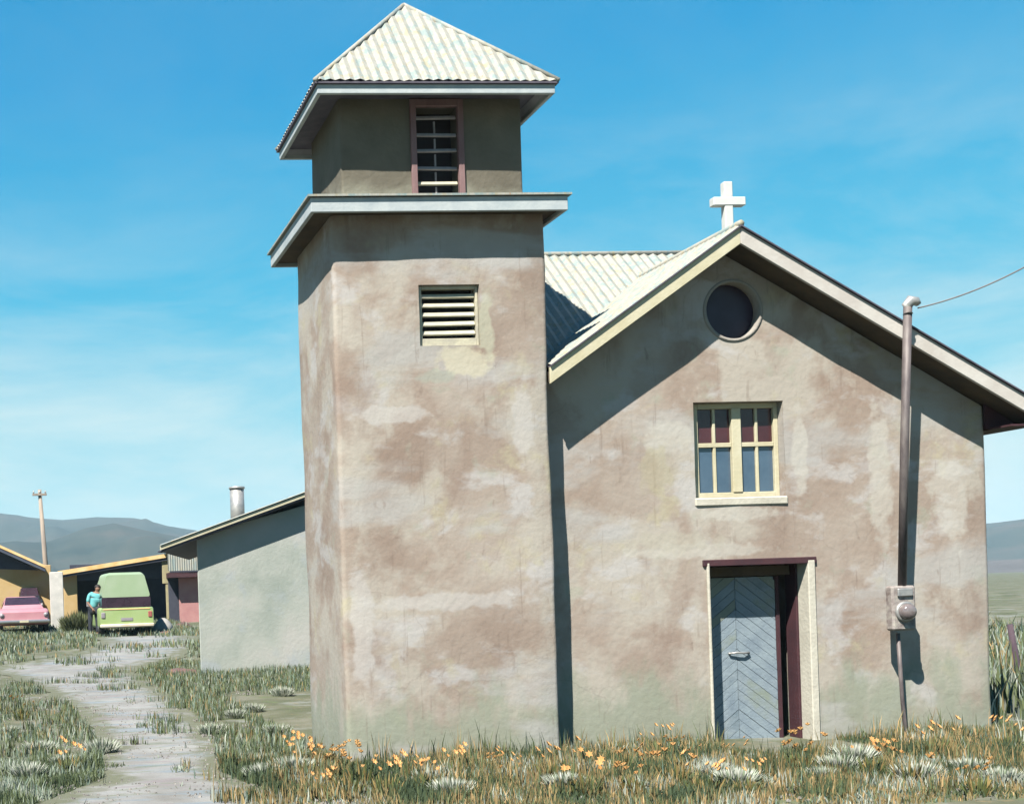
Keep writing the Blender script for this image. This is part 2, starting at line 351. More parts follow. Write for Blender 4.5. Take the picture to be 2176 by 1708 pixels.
hill('hills', [(1900, 1214), (2050, 1200), (2110, 1190), (2150, 1184), (2250, 1180), (2450, 1190), (2700, 1195)], 620, 120, mat('dark_scrub_rise', [(.07, .065, .065), (.11, .10, .10)], .95, .03, 0), 4)

# ------------------------------------------------------------------ church
church = empty('adobe_church', (0, 0, 0))
tag(church, 'tan adobe church with square bell tower, white iron roofs and a cross on the gable', 'church')
YT, YN, YR, YB = 14.1, 14.52, 14.10, 14.33     # tower front, nave front, rake board, belfry front
OC = .27; xl = at(722, 1060, YT).x; xr = at(1176, 1060, YT).x; TW = xr-xl; TD = 1.85; OC = .27
zc0 = at(900, 445, YT-OC).z; zc1 = at(900, 418, YT-OC).z       # cornice board
YR = YT+.005
# louver opening
l0 = at(893, 735, YT); l1 = at(1018, 604, YT)
twb = rough_solid([(xl, YT, -.4), (xr, YT, -.4), (xr, YT+TD, -.4), (xl, YT+TD, -.4)], (0, 0, zc0+.4+.02), seed=3)
boolcut(twb, [cutbox(l0.x, l1.x, YT-.3, YT+.32, l0.z, l1.z)], 'tower_wall', adobe_t, church)
# louvers
lv = empty('louver_window'); lv.parent = church
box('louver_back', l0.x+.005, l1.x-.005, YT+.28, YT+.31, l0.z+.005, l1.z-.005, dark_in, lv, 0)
fw = .045
for (a, b, c, d) in ((l0.x+.004, l0.x+fw, l0.z+.004, l1.z-.004), (l1.x-fw*.7, l1.x-.004, l0.z+.004, l1.z-.004), (l0.x+fw+.001, l1.x-fw*.7-.001, l0.z+.004, l0.z+.085), (l0.x+fw+.001, l1.x-fw*.7-.001, l1.z-.04, l1.z-.004)):
    box('frame', a, b, YT+.045, YT+.11, c, d, slat_m, lv)
zz = np.linspace(l0.z+.15, l1.z-.11, 5)
for i, z in enumerate(zz):
    hw_ = (l1.x-l0.x-fw*1.7)/2-.004; lxm = (l0.x+fw+l1.x-fw*.7)/2; o = box('slat', -hw_, hw_, -.012, .012, -.028, .028, slat_m, lv, .003)
    o.location = (lxm, YT+.09, z); o.rotation_euler = (R(-35+random.uniform(-4, 4)), R(random.uniform(-.6, .6)), 0)
# rough pale repair daubed under and beside the louver window
def daub(M, c, rad, col, amount=.9):
    t = M.node_tree; b = t.nodes['Principled BSDF']; src = b.inputs['Base Color'].links[0].from_socket
    tc = t.nodes.new('ShaderNodeTexCoord'); mp = t.nodes.new('ShaderNodeMapping'); mp.vector_type = 'TEXTURE'; mp.inputs['Location'].default_value = c; mp.inputs['Scale'].default_value = rad
    t.links.new(tc.outputs['Object'], mp.inputs[0])
    ln = t.nodes.new('ShaderNodeVectorMath'); ln.operation = 'LENGTH'; t.links.new(mp.outputs[0], ln.inputs[0])
    n = t.nodes.new('ShaderNodeTexNoise'); n.inputs['Scale'].default_value = 6; n.inputs['Detail'].default_value = 7; t.links.new(tc.outputs['Object'], n.inputs['Vector'])
    ma = t.nodes.new('ShaderNodeMath'); ma.operation = 'MULTIPLY_ADD'; ma.inputs[1].default_value = 1.7; t.links.new(n.outputs['Fac'], ma.inputs[0]); t.links.new(ln.outputs['Value'], ma.inputs[2])
    mr = t.nodes.new('ShaderNodeMapRange'); mr.inputs[1].default_value = 1.55; mr.inputs[2].default_value = 1.85; mr.inputs[3].default_value = amount; mr.inputs[4].default_value = 0
    t.links.new(ma.outputs[0], mr.inputs[0])
    mx = t.nodes.new('ShaderNodeMix'); mx.data_type = 'RGBA'; t.links.new(mr.outputs[0], mx.inputs[0]); t.links.new(src, mx.inputs[6]); mx.inputs[7].default_value = (col[0]*AL, col[1]*AL, col[2]*AL, 1)
    t.links.new(mx.outputs[2], b.inputs['Base Color'])
pc = at(985, 765, YT); daub(adobe_t, tuple(pc), (.34, 1, .19), (.46, .43, .33), .75)
pc = at(1032, 690, YT); daub(adobe_t, tuple(pc), (.10, 1, .42), (.40, .40, .31), .7)
pc = at(930, 800, YT); daub(adobe_t, tuple(pc), (.22, 1, .09), (.28, .32, .27), .45)
for c_, rd_ in (((960, 1275), (1.0, 1, .11)), ((830, 880), (.5, 1, .10)), ((770, 1330), (.14, 1, .7)), ((1110, 900), (.13, 1, .5))):
    pc = at(*c_, YT); daub(adobe_t, tuple(pc), rd_, (.43, .415, .40), .6)
for c_, rd_ in (((1570, 1092), (.55, 1, .10)), ((1700, 960), (.10, 1, .55)), ((1870, 1010), (.16, 1, .9)), ((1480, 1170), (.9, 1, .10)), ((2020, 1050), (.25, 1, .6)), ((1420, 930), (.35, 1, .22))):
    pc = at(*c_, YN); daub(adobe, tuple(pc), rd_, (.44, .425, .385), .6)
pc = at(1395, 1000, YN); daub(adobe, tuple(pc), (.22, 1, .3), (.34, .31, .21), .5)
pc = at(1430, 1150, YN); daub(adobe, tuple(pc), (.7, 1, .12), (.38, .36, .30), .5)

# lower cornice: four boards, a soffit and a low iron skirt
cxl = at(660, 420, YT-OC).x; cxr = at(1207, 430, YT-OC).x; cy0 = YT-OC; cy1 = YT+TD+.22; t_ = .045
co = empty('cornice'); co.parent = church
def ring_boards(x0, x1, y0, y1, z0, z1, parent, material, th=.045):
    box('fascia_board', x0, x1, y0, y0+th, z0, z1, material, parent, .006)
    box('fascia_board', x0, x1, y1-th, y1, z0, z1, material, parent, .006)
    box('fascia_board', x0, x0+th, y0+th+.001, y1-th-.001, z0, z1, material, parent, .006)
    box('fascia_board', x1-th, x1, y0+th+.001, y1-th-.001, z0, z1, material, parent, .006)
ring_boards(cxl, cxr, cy0, cy1, zc0-.02, zc1, co, trim)
box('soffit', cxl+t_+.002, cxr-t_-.002, cy0+t_+.002, cy1-t_-.002, zc0+.022, zc0+.05, soffit, co, 0)
# belfry
bxl = at(722, 300, YB).x; bxr = at(1110, 300, YB).x; BD = 1.45
ez = at(925, 186, YT-.42).z                 # upper eave height
Ye = YT-.19
ez = at(925, 190, Ye).z
exl = at(674, 183, Ye).x; exr = at(1180, 195, Ye).x; EXW = exr-exl; ye1 = 16.05
rise_y = (Ye+ye1)/2; ap = at(858, 18, rise_y); apz = ap.z; apx = ap.x
ek = at(925, 398, YB).z
# skirt roof from belfry foot to cornice edge (low pitch)
sk = .035
v = [(cxl-sk, cy0-sk, zc1+.004), (cxr+sk, cy0-sk, zc1+.004), (cxr+sk, cy1+sk, zc1+.004), (cxl-sk, cy1+sk, zc1+.004)]
v2 = [(bxl-.02, YB-.02, zc1+.05), (bxr+.02, YB-.02, zc1+.05), (bxr+.02, YB+BD+.02, zc1+.05), (bxl-.02, YB+BD+.02, zc1+.05)]
v3 = [(a, b, c+.022) for a, b, c in v]; v4 = [(a, b, c+.022) for a, b, c in v2]
f = []
for i in range(4):
    j = (i+1) % 4; f += [(8+i, 8+j, 12+j, 12+i), (i, j, 8+j, 8+i), (i, 4+i, 4+j, j)]
pyd('skirt_roof', v+v2+v3+v4, f, iron, co)
slope = (apz-ez)/((ye1-Ye)/2); slx = (apz-ez)/((exr-exl)/2)
# belfry wall: solid up under the roof
b0 = at(882, 408, YB); b1 = at(975, 222, YB)
# belfry opening
topz = ez+min(slope*(YB-Ye), slx*(bxl-exl))-.10
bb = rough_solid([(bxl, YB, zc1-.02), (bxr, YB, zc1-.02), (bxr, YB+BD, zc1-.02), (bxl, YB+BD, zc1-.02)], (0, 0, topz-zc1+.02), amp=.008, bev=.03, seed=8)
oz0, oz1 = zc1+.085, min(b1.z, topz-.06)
belfry_m = mat('shade_toned_belfry_stucco', [(.105, .095, .072), (.15, .135, .105)], .95, 2, .4, 16)  # belfry stucco darkened to carry the eave shade in its colour
layer(belfry_m, (.40, .42, .34), 1.5, .3, .8, .6, seed=2, zfade=(zc1, zc1+.5))  # pale band paints in the sunlit strip at the belfry foot
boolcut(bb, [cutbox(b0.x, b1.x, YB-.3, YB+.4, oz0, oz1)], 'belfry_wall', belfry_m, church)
bl = empty('belfry_louver'); bl.parent = church
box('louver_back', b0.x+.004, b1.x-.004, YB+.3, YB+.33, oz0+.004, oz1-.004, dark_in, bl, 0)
for (a, b, c, d) in ((b0.x-.035, b0.x+.028, oz0, oz1+.05), (b1.x-.028, b1.x+.035, oz0, oz1+.05), (b0.x+.029, b1.x-.029, oz1-.03, oz1+.05)):
    box('frame', a, b, YB-.035, YB+.03, c, d, wood_mauve, bl)
zz = [at(925, y, YB).z for y in (248, 285, 318, 356, 388)]
for z in zz:
    bxm = (b0.x+b1.x)/2; hw_ = (b1.x-b0.x)/2-.032; o = box('slat', -hw_, hw_, -.012, .012, -.02, .02, slat_g if z > zz[-1]+.05 else slat_m, bl, .003)
    o.location = (bxm, YB+.045, z); o.rotation_euler = (R(-28+random.uniform(-5, 5)), R(random.uniform(-1.0, 1.0)), 0)
zz2 = [oz1-.03]+zz+[oz0]
for a, b in zip(zz2, zz2[1:]):
    if a-b > .12: xm = (b0.x+b1.x)/2; box('mullion', xm-.009, xm+.009, YB+.07, YB+.09, b+.03, a-.03, slat_g, bl, 0)
# upper eave and pyramid
er = empty('tower_roof'); er.parent = church
ring_boards(exl, exr, Ye, ye1, ez-.045, ez+.055, er, trim)
th = .05; A = Vector((apx, (Ye+ye1)/2, apz))
cs = [Vector((exl, Ye, ez+.06)), Vector((exr, Ye, ez+.06)), Vector((exr, ye1, ez+.06)), Vector((exl, ye1, ez+.06))]
und = [Vector((exl+.046, Ye+.046, ez+.0)), Vector((exr-.046, Ye+.046, ez)), Vector((exr-.046, ye1-.046, ez)), Vector((exl+.046, ye1-.046, ez))]
pyd('roof_soffit', und+[A-Vector((0, 0, .1))], [(0, 1, 4), (1, 2, 4), (2, 3, 4), (3, 0, 4)], trim if False else mat('grey_soffit_boards', [(.26, .26, .29), (.34, .35, .38)], .85, 4, .1), er)
oh = .03
eo = [Vector((exl-oh, Ye-oh, ez+.055)), Vector((exr+oh, Ye-oh, ez+.055)), Vector((exr+oh, ye1+oh, ez+.055)), Vector((exl-oh, ye1+oh, ez+.055))]
pyd('roof_edge', eo+[e_+Vector((0, 0, .02)) for e_ in eo], [(0, 1, 5, 4), (1, 2, 6, 5), (2, 3, 7, 6), (3, 0, 4, 7), (3, 2, 1, 0)], edge_dark, er)  # dark strip paints in the drip shadow above the fascia
NS = 5
for s in range(4):
    P, Q = eo[s]+Vector((0, 0, .028)), eo[(s+1) % 4]+Vector((0, 0, .028)); U = Q-P; mid = (P+Q)/2; Vv = A+Vector((0, 0, .03))-mid
    nrm = U.cross(Vv).normalized(); nrm = nrm if nrm.z > 0 else -nrm
    for k in range(NS):
        u0, u1 = k/NS, (k+1)/NS
        kink = u0 < .5 < u1
        off = nrm*random.uniform(0, .012)
        def topf(u, u0=u0, u1=u1): w = u0+(u1-u0)*u; return max(0, 1-abs(2*w-1))
        corrugated('roof_sheet', P+U*u0+off, U*(u1-u0)*1.012, Vv, 5, er, topf, .009)
for s in range(4):
    tube('hip_cap', [eo[s]+Vector((0, 0, .03)), A+Vector((0, 0, .035))], .028, iron, er, 6)

# ---- nave gable, measured on the rake board plane
YR = YN-.42
apr = at(1573, 482, YR); al = at(1172, 777, YR); ar = at(2176, 838, YR)
mL = (apr.z-al.z)/(apr.x-al.x); mR = (apr.z-ar.z)/(ar.x-apr.x)
nxr = at(2102, 1200, YN).x; nxl = xr-.25; exr2 = at(2222, 866, YR).x; bdp = .185
def zr(x, d=0): return apr.z-d-(mL*(apr.x-x) if x < apr.x else mR*(x-apr.x))
NB = YN+9.0
x_l0 = xr+.012
und_d = bdp-.005
poly = [(nxl, YN, -.4), (nxr, YN, -.4), (nxr, YN, zr(nxr, und_d)), (apr.x, YN, apr.z-und_d), (nxl, YN, zr(nxl, und_d))]
nb = rough_solid(poly, (0, 9.0, 0), cell=.45, amp=.012, bev=.06, seed=5)
w0 = at(1479, 1058, YN); w1 = at(1664, 851, YN)
d0 = at(1512, 1583, YN); d1 = at(1724, 1188, YN); d0.x = at(1506, 1385, YN).x; d1.x = at(1736, 1385, YN).x
oc = at(1557, 660, YN); orad = .325
cyl = bmesh.new(); bmesh.ops.create_cone(cyl, cap_ends=True, segments=40, radius1=orad, radius2=orad, depth=.8, matrix=Matrix.Translation((oc.x, YN, oc.z))@Matrix.Rotation(R(90), 4, 'X'))
boolcut(nb, [cutbox(w0.x, w1.x, YN-.5, YN+.25, w0.z, w1.z), cutbox(d0.x, d1.x, YN-.5, YN+1.6, d0.z-.02, d1.z), cyl], 'nave_wall', adobe, church)
# oculus
ow = empty('round_window'); ow.parent = church
bm = bmesh.new(); bmesh.ops.create_circle(bm, cap_ends=True, segments=40, radius=orad-.003, matrix=Matrix.Translation((oc.x, YN+.14, oc.z))@Matrix.Rotation(R(90), 4, 'X')); bmobj('pane', bm, glass_dk, ow)
v = []; f = []; K = 48
for k in range(K):
    a = 2*math.pi*k/K; ca, sa = math.cos(a), math.sin(a)
    for r_, y_ in ((orad+.038, YN+.02), (orad+.03, YN-.012), (orad-.004, YN-.016), (orad-.004, YN+.12)): v.append((oc.x+r_*ca, y_, oc.z+r_*sa))
for k in range(K):
    q = (k+1) % K
    for j in range(3): f.append((4*k+j, 4*q+j, 4*q+j+1, 4*k+j+1))
pyd('surround', v, f, mat('oculus_plaster_rim', [(.24, .22, .20), (.32, .30, .27)], .95, 4, .4), ow, True)
# window: two casements of four panes
win = empty('casement_window'); win.parent = church
yg = YN+.17; fr = .05
def fb(nm, x0, x1, z0, z1, y0=yg-.05, y1=yg+.02, m_=cream): return box(nm, x0, x1, y0, y1, z0, z1, m_, win, .004)
X0, X1, Z0, Z1 = w0.x+.002, w1.x-.002, w0.z+.002, w1.z-.002
X0 += .06; fb('frame', X0-.06, X0+fr, Z0, Z1); fb('frame', X1-fr, X1, Z0, Z1); fb('frame', X0+fr+.001, X1-fr-.001, Z0, Z0+.06); fb('frame', X0+fr+.001, X1-fr-.001, Z1-.06, Z1)
xm = (X0+X1)/2; fb('mullion', xm-.055, xm+.055, Z0+.061, Z1-.061, yg-.062)
zm = at(1570, 946, YN+.2).z
ix = [X0+fr, xm-.055, xm+.055, X1-fr]
for a, b in ((ix[0], ix[1]), (ix[2], ix[3])):
    c = (a+b)/2
    fb('muntin', a+.001, b-.001, zm-.025, zm+.025, yg-.04, yg+.005)
    for q0, q1 in ((Z0+.061, zm-.026), (zm+.026, Z1-.061)):
        fb('muntin', c-.016, c+.016, q0, q1, yg-.035, yg+.003)
        for p0, p1 in ((a+.001, c-.017), (c+.017, b-.001)):
            fb('pane', p0, p1, q0, q1, yg-.008, yg-.002, glass if q0 < zm-.1 else glass_up)
sill = box('sill', w0.x-.015, w1.x+.015, YN-.022, yg-.052, w0.z-.10, w0.z-.002, white_pl, win, .015)
box('blind', X0+.01, X1-.01, yg+.025, yg+.04, zm, Z1-.03, maroon, win, 0)
# plaster band round the window
for (a, b, c, d) in ((w0.x-.10, w0.x-.004, w0.z-.02, w1.z+.02), (w1.x+.004, w1.x+.09, w0.z-.02, w1.z+.02)):
    pass
# door
do = empty('doorway'); do.parent = church
yd = YN+.34
jw = .05
box('jamb', d0.x+.002, d0.x+jw*.7, YN-.03, yd+.08, d0.z, d1.z-.005, white_pl, do, .01)
box('jamb', d1.x-.09, d1.x-.002, YN-.03, YN+.20, d0.z, d1.z-.005, white_pl, do, .01)
box('jamb', d1.x-.11, d1.x-.004, YN+.203, yd+.08, d0.z, d1.z-.006, maroon, do, .004)
box('lintel', d0.x-.04, d1.x+.02, YN-.025, YN+.06, d1.z-.045, d1.z+.03, maroon, do, .006)
dl0 = d0.x+jw*.7+.004; dl1 = at(1650, 1385, yd).x; dz0 = d0.z+.01; dz1 = at(1580, 1226, yd).z
box('head_board', dl0, d1.x-.115, yd-.04, yd+.06, dz1+.012, d1.z-.05, soffit, do, .004)
box('interior', d0.x+.01, d1.x-.01, YN+1.5, YN+1.55, d0.z, d1.z-.01, maroon, do, 0)
# back layer of the leaf then chevron planks, each its own board
box('leaf_backing', dl0, dl1, yd+.022, yd+.045, dz0, dz1, door_m, do, 0)
box('door_stile', dl1+.004, dl1+.05, yd-.01, yd+.05, dz0, dz1, maroon, do, .003)
dw = dl1-dl0; cxd = at(1566, 1385, yd).x; pwid = .092; ang = 38
def clip(poly, a, b, c):    # keep a*x+b*z<=c
    out = []
    for i in range(len(poly)):
        p, q = poly[i], poly[(i+1) % len(poly)]; dp = a*p[0]+b*p[1]-c; dq = a*q[0]+b*q[1]-c
        if dp <= 0: out.append(p)
        if dp*dq < 0: t = dp/(dp-dq); out.append((p[0]+(q[0]-p[0])*t, p[1]+(q[1]-p[1])*t))
    return out
dmats = [door_m, mat('blue_door_plank', [(.17, .22, .27), (.25, .31, .35)], .7, 5, .3, 40), mat('olive_worn_door_plank', [(.19, .22, .19), (.24, .27, .24)], .7, 5, .3, 40)]
tt = math.tan(R(ang)); vst = pwid/math.cos(R(ang))
for side in (-1, 1):
    for k in range(-12, 32):
        zb = dz0 + k*vst - .0
        # band between z = zb - tt*|x-cx| and z = zb+vst-...
        g = .006
        P = [(dl0, dz0), (dl1, dz0), (dl1, dz1), (dl0, dz1)]
        P = clip(P, -side, 0, -side*cxd-g/2)
        if side > 0: P = clip(P, -tt, -1, -(tt*cxd+zb+g)); P = clip(P, tt, 1, tt*cxd+zb+vst) if P else P
        else: P = clip(P, tt, -1, -(-tt*cxd+zb+g)); P = clip(P, -tt, 1, -tt*cxd+zb+vst) if P else P
        if len(P) < 3: continue
        ar_ = abs(sum(P[i][0]*P[(i+1) % len(P)][1]-P[(i+1) % len(P)][0]*P[i][1] for i in range(len(P))))/2
        if ar_ < .0012: continue
        yy = yd+random.uniform(-.003, .004)
        prism_poly('plank', [(x, yy, z) for x, z in P], (0, .018, 0), random.choice(dmats) if k > 12 else random.choice(dmats[:2]), do)
hz = at(1567, 1387, yd).z
bm = tube_bm(bmesh.new(), [(cxd-.1, yd-.03, hz), (cxd-.02, yd-.045, hz+.008), (cxd+.06, yd-.045, hz), (cxd+.13, yd-.03, hz+.004)], .012, 8)
tube_bm(bm, [(cxd-.1, yd+.01, hz), (cxd-.1, yd-.035, hz)], .012, 8); tube_bm(bm, [(cxd+.13, yd+.01, hz), (cxd+.13, yd-.035, hz)], .012, 8)
bmobj('handle', bm, galv, do, True)
box('threshold', d0.x-.03, d1.x+.12, YN-.22, YN+.55, d0.z-.14, d0.z, white_pl, do, .02)

# nave roof
nr = empty('nave_roof'); nr.parent = church
def slab_pts(x0, x1, y, dt, db): return [Vector((x0, y, zr(x0, dt))), Vector((x1, y, zr(x1, dt))), Vector((x1, y, zr(x1, db))), Vector((x0, y, zr(x0, db)))]
prism_poly('rake_board', slab_pts(x_l0, apr.x-.001, YR, .0, bdp), (0, .04, 0), cream, nr, .005)
prism_poly('rake_board', slab_pts(apr.x+.001, exr2, YR, .0, bdp), (0, .04, 0), mat('white_rake_board', [(.44, .41, .38), (.52, .50, .47)], .7, 4, .15, 30), nr, .005)
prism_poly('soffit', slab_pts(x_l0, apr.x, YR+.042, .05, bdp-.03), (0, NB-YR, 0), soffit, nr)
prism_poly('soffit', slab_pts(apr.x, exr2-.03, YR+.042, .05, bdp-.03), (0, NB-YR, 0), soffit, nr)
prism_poly('rake_edge', slab_pts(x_l0, apr.x+.0, YR-.03, -.018, -.002), (0, .4, 0), edge_dark, nr)
prism_poly('rake_edge', slab_pts(apr.x+.0, exr2+.03, YR-.03, -.018, -.002), (0, .4, 0), edge_dark, nr)
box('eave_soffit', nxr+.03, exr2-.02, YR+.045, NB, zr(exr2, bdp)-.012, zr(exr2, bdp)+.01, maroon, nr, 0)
box('fascia_board', exr2-.018, exr2+.02, YR+.041, NB, zr(exr2, bdp), zr(exr2, .01), trim, nr, 0)
prism_poly('eave_gusset', [(nxr-.02, YN-.04, zr(exr2, bdp)), (exr2-.03, YN-.04, zr(exr2, bdp)), (exr2-.03, YN-.04, zr(exr2, bdp-.03)), (nxr-.02, YN-.04, zr(nxr-.02, bdp-.03))], (0, .03, 0), maroon, nr)
VL = Vector((apr.x-x_l0, 0, apr.z-zr(x_l0))); VR_ = Vector((apr.x-exr2-.03, 0, apr.z-zr(exr2+.03)))
sw = .78; k = 0; y = YR-.02
while y < NB:
    o_ = Vector((0, 0, .03+random.uniform(0, .012)))
    corrugated('roof_sheet', Vector((x_l0, y, zr(x_l0)))+o_, (0, sw+.03, 0), VL, 7, nr)
    corrugated('roof_sheet', Vector((exr2+.03, y, zr(exr2+.03)))+o_, (0, sw+.03, 0), VR_, 7, nr)
    y += sw
tube('ridge_cap', [(apr.x, YR-.02, apr.z+.035), (apr.x, NB, apr.z+.035)], .04, iron, nr, 8)
# side wing whose ridge runs behind the tower
wr = empty('wing_roof'); wr.parent = church
YW = 17.0; wz = at(1300, 541, YW).z; wx1 = at(1470, 543, YW).x; wx0 = at(690, 700, 19.5).x; wy0 = YN+.12; PIT = (wz-zr(xr)+.03)/(YW-wy0); wze = wz-(YW-wy0)*PIT
yb_ = 2*YW-wy0
wq = YN+1.75; prism_poly('wing_wall', [(wx0+.1, wq, -.3), (wx0+.1, yb_-.25, -.3), (wx0+.1, yb_-.25, wze+.03), (wx0+.1, YW, wz-.2), (wx0+.1, wq, wz-(YW-wq)*PIT-.2)], (wx1-wx0-.3, 0, 0), adobe, wr)
n_ = 6; ww = (wx1-wx0)/n_
for k in range(n_):
    o_ = Vector((0, 0, random.uniform(0, .015)))
    corrugated('roof_sheet', Vector((wx0+k*ww, wy0, wze))+o_, (ww*1.02, 0, 0), (0, YW-wy0, wz-wze), 6, wr, None, .014)
    corrugated('roof_sheet', Vector((wx0+k*ww, yb_, wze))+o_, (ww*1.02, 0, 0), (0, YW-yb_, wz-wze), 6, wr, None, .014)
tube('ridge_cap', [(wx0, YW, wz+.01), (wx1, YW, wz+.01)], .035, iron, wr, 8)
# cross on the ridge
cb = at(1545, 494, YR+.34); cz1 = at(1545, 388, YR+.34).z; cyy = YR+.34; zarm = at(1545, 430, cyy).z
cxx = (at(1545, 440, cyy).x); cx0 = at(1512, 430, cyy).x; cx1_ = at(1580, 430, cyy).x
bm = bmesh.new(); bx(bm, cxx-.05, cxx+.05, cyy-.045, cyy+.045, apr.z-.08, cz1, .008)
o = bmobj('cross_upright', bm, cross_m, church)
box('cross_arm', cx0, cx1_, cyy-.052, cyy+.052, zarm-.048, zarm+.048, cross_m, church, .008)

# ------------------------------------------------------------------ service mast and wire
YM = YN-.5
mb = at(1930, 1612, YN-.16); mt = at(1929, 655, YM-.12); mm = at(1917, 1245, YN-.30)
mast = empty('service_mast', (mb.x, mb.y, 0))
tag(mast, 'leaning dark metal service mast with electric meter in front of the gable wall', 'service mast')
mo = Vector((mb.x, mb.y, 0))
ml = at(1908, 1345, YN-.26)
mt = at(1929, 652, YR-.13)
tube('pole', [mm-mo, at(1922, 950, YR-.02)-mo, mt-mo], .045, mast_m, mast, 14)
tube('lower_conduit', [Vector((mb.x, mb.y, -.2))-mo, mb-mo, at(1917, 1480, YN-.22)-mo, ml-mo], .022, mast_m, mast, 10)
hd = mt-mo
bm = tube_bm(bmesh.new(), [hd+Vector((0, 0, -.08)), hd+Vector((0, 0, .02)), hd+Vector((.025, -.01, .065)), hd+Vector((.085, -.02, .055)), hd+Vector((.115, -.02, .02))], [.052, .06, .062, .05, .03], 12)
bmobj('weatherhead', bm, galv, mast, True)
m0 = at(1894, 1340, YN-.32); m1 = at(1941, 1243, YN-.32)
bm = bmesh.new(); bx(bm, m0.x-mo.x, m1.x-mo.x, YN-.36-mo.y, YN-.22-mo.y, m0.z, m1.z, .022)
mbx = bmobj('meter_box', bm, meter_m, mast)
mc = ((m0+m1)/2); mc.z -= .01; mcx, mcz = mc.x-mo.x, mc.z
def lathe_y(prof, cx, cy, cz, seg=24):
    v = []; f = []
    for (r_, y_) in prof:
        for k in range(seg): a = 2*math.pi*k/seg; v.append((cx+r_*math.cos(a), cy+y_, cz+r_*math.sin(a)))
    for j in range(len(prof)-1):
        for k in range(seg): q = (k+1) % seg; f.append((j*seg+k, j*seg+q, (j+1)*seg+q, (j+1)*seg+k))
    f.append(tuple(range((len(prof)-1)*seg, len(prof)*seg))); return v, f
v, f = lathe_y([(.115, 0), (.115, -.025), (.10, -.03), (.095, -.03)], mcx, YN-.36-mo.y, mcz-.03); pyd('collar_ring', v, f, galv, mbx, True)
v, f = lathe_y([(.092, -.02), (.088, -.08), (.07, -.105), (.03, -.115)], mcx, YN-.36-mo.y, mcz-.03); pyd('dial_glass', v, f, meter_g, mbx, True)
bm = bmesh.new(); bx(bm, mcx-.09, mcx+.09, YN-.39-mo.y, YN-.362-mo.y, m1.z-.12, m1.z-.03, .01); bmobj('cover_plate', bm, galv, mbx)
pts = []; wa = mt+Vector((.1, -.02, -.02)); wb = at(2330, 470, YR-.9)
for k in range(25):
    t = k/24; q = wa.lerp(wb, t); q.z -= .35*4*t*(1-t)*.35; pts.append(q-wa)
wr_ = tube('overhead_wire', pts, .0085, wire_m, None, 6); wr_.location = wa
tag(wr_, 'thin dark wire rising to the right from the head of the service mast', 'wire')

# ------------------------------------------------------------------ grey annex building left of the tower
A0 = ground_at(427, 1433); B0 = ground_at(640, 1403); dirv = Vector((B0.x-A0.x, B0.y-A0.y, 0)); wlen = dirv.length; dirv.normalize()
dirv = Vector((1, .10, 0)).normalized()
nv = Vector((-dirv.y, dirv.x, 0)); dv = Vector((math.sin(R(12)), math.cos(R(12)), 0))*1.0
def pan(px, py, off=0): return onplane(px, py, A0+nv*off, nv)
def along(p): return (p-A0).dot(dirv)
aT = pan(436, 1168); bT = pan(640, 1112); sB = along(bT); sA = 0
mz = (bT.z-aT.z)/(along(bT)-along(aT)); LEN = sB*1.35
an = empty('annex_building', (A0.x, A0.y, A0.z)); tag(an, 'low grey green stucco building with sloping dark eave left behind the tower', 'building')
def aw(s, d, z): return dirv*s+nv*d+Vector((0, 0, z-A0.z))
za = aT.z+.35
pl = [aw(0, 0, -.5), aw(LEN, 0, -.5), aw(LEN, 0, za+mz*LEN), aw(0, 0, za)]
prism_poly('wall', pl, dv*6, grey_adobe, an, .02)
OH = .36
rl = pan(343, 1160, -OH); rr = pan(636, 1052, -OH); s0 = along(rl); rm = (rr.z-rl.z)/(along(rr)-s0)
def rz_(s): return rl.z+rm*(s-s0)
prism_poly('roof_deck', [aw(s0, -OH+.03, rz_(s0)-.13), aw(LEN+.3, -OH+.03, rz_(LEN+.3)-.13), aw(LEN+.3, -OH+.03, rz_(LEN+.3)-.02), aw(s0, -OH+.03, rz_(s0)-.02)], dv*7, edge_dark, an)
prism_poly('roof_edge', [aw(s0-.03, -OH, rz_(s0)-.09), aw(LEN+.3, -OH, rz_(LEN+.3)-.09), aw(LEN+.3, -OH, rz_(LEN+.3)), aw(s0-.03, -OH, rz_(s0))], nv*.029, cream, an)
n_ = 9; sl_ = (LEN+.3-s0)
for k in range(n_):
    corrugated('roof_sheet', aw(s0-.04, -OH-.03, rz_(s0)+.02+random.uniform(0, .01))+dv*(k*.78), dv*.8, dirv*sl_+Vector((0, 0, rm*sl_)), 6, an)
c0 = pan(505, 1094, .3); sC = along(c0); zz0 = rz_(sC); c1z = pan(505, 1037, .3).z
bm = tube_bm(bmesh.new(), [aw(sC, .3, zz0-.3), aw(sC, .3, c1z-.02)], .165, 16); ch = bmobj('chimney', bm, galv, an, True)
bm = tube_bm(bmesh.new(), [aw(sC, .3, c1z-.02), aw(sC, .3, c1z+.03)], .185, 16); bmobj('chimney_rim', bm, galv, ch, True)

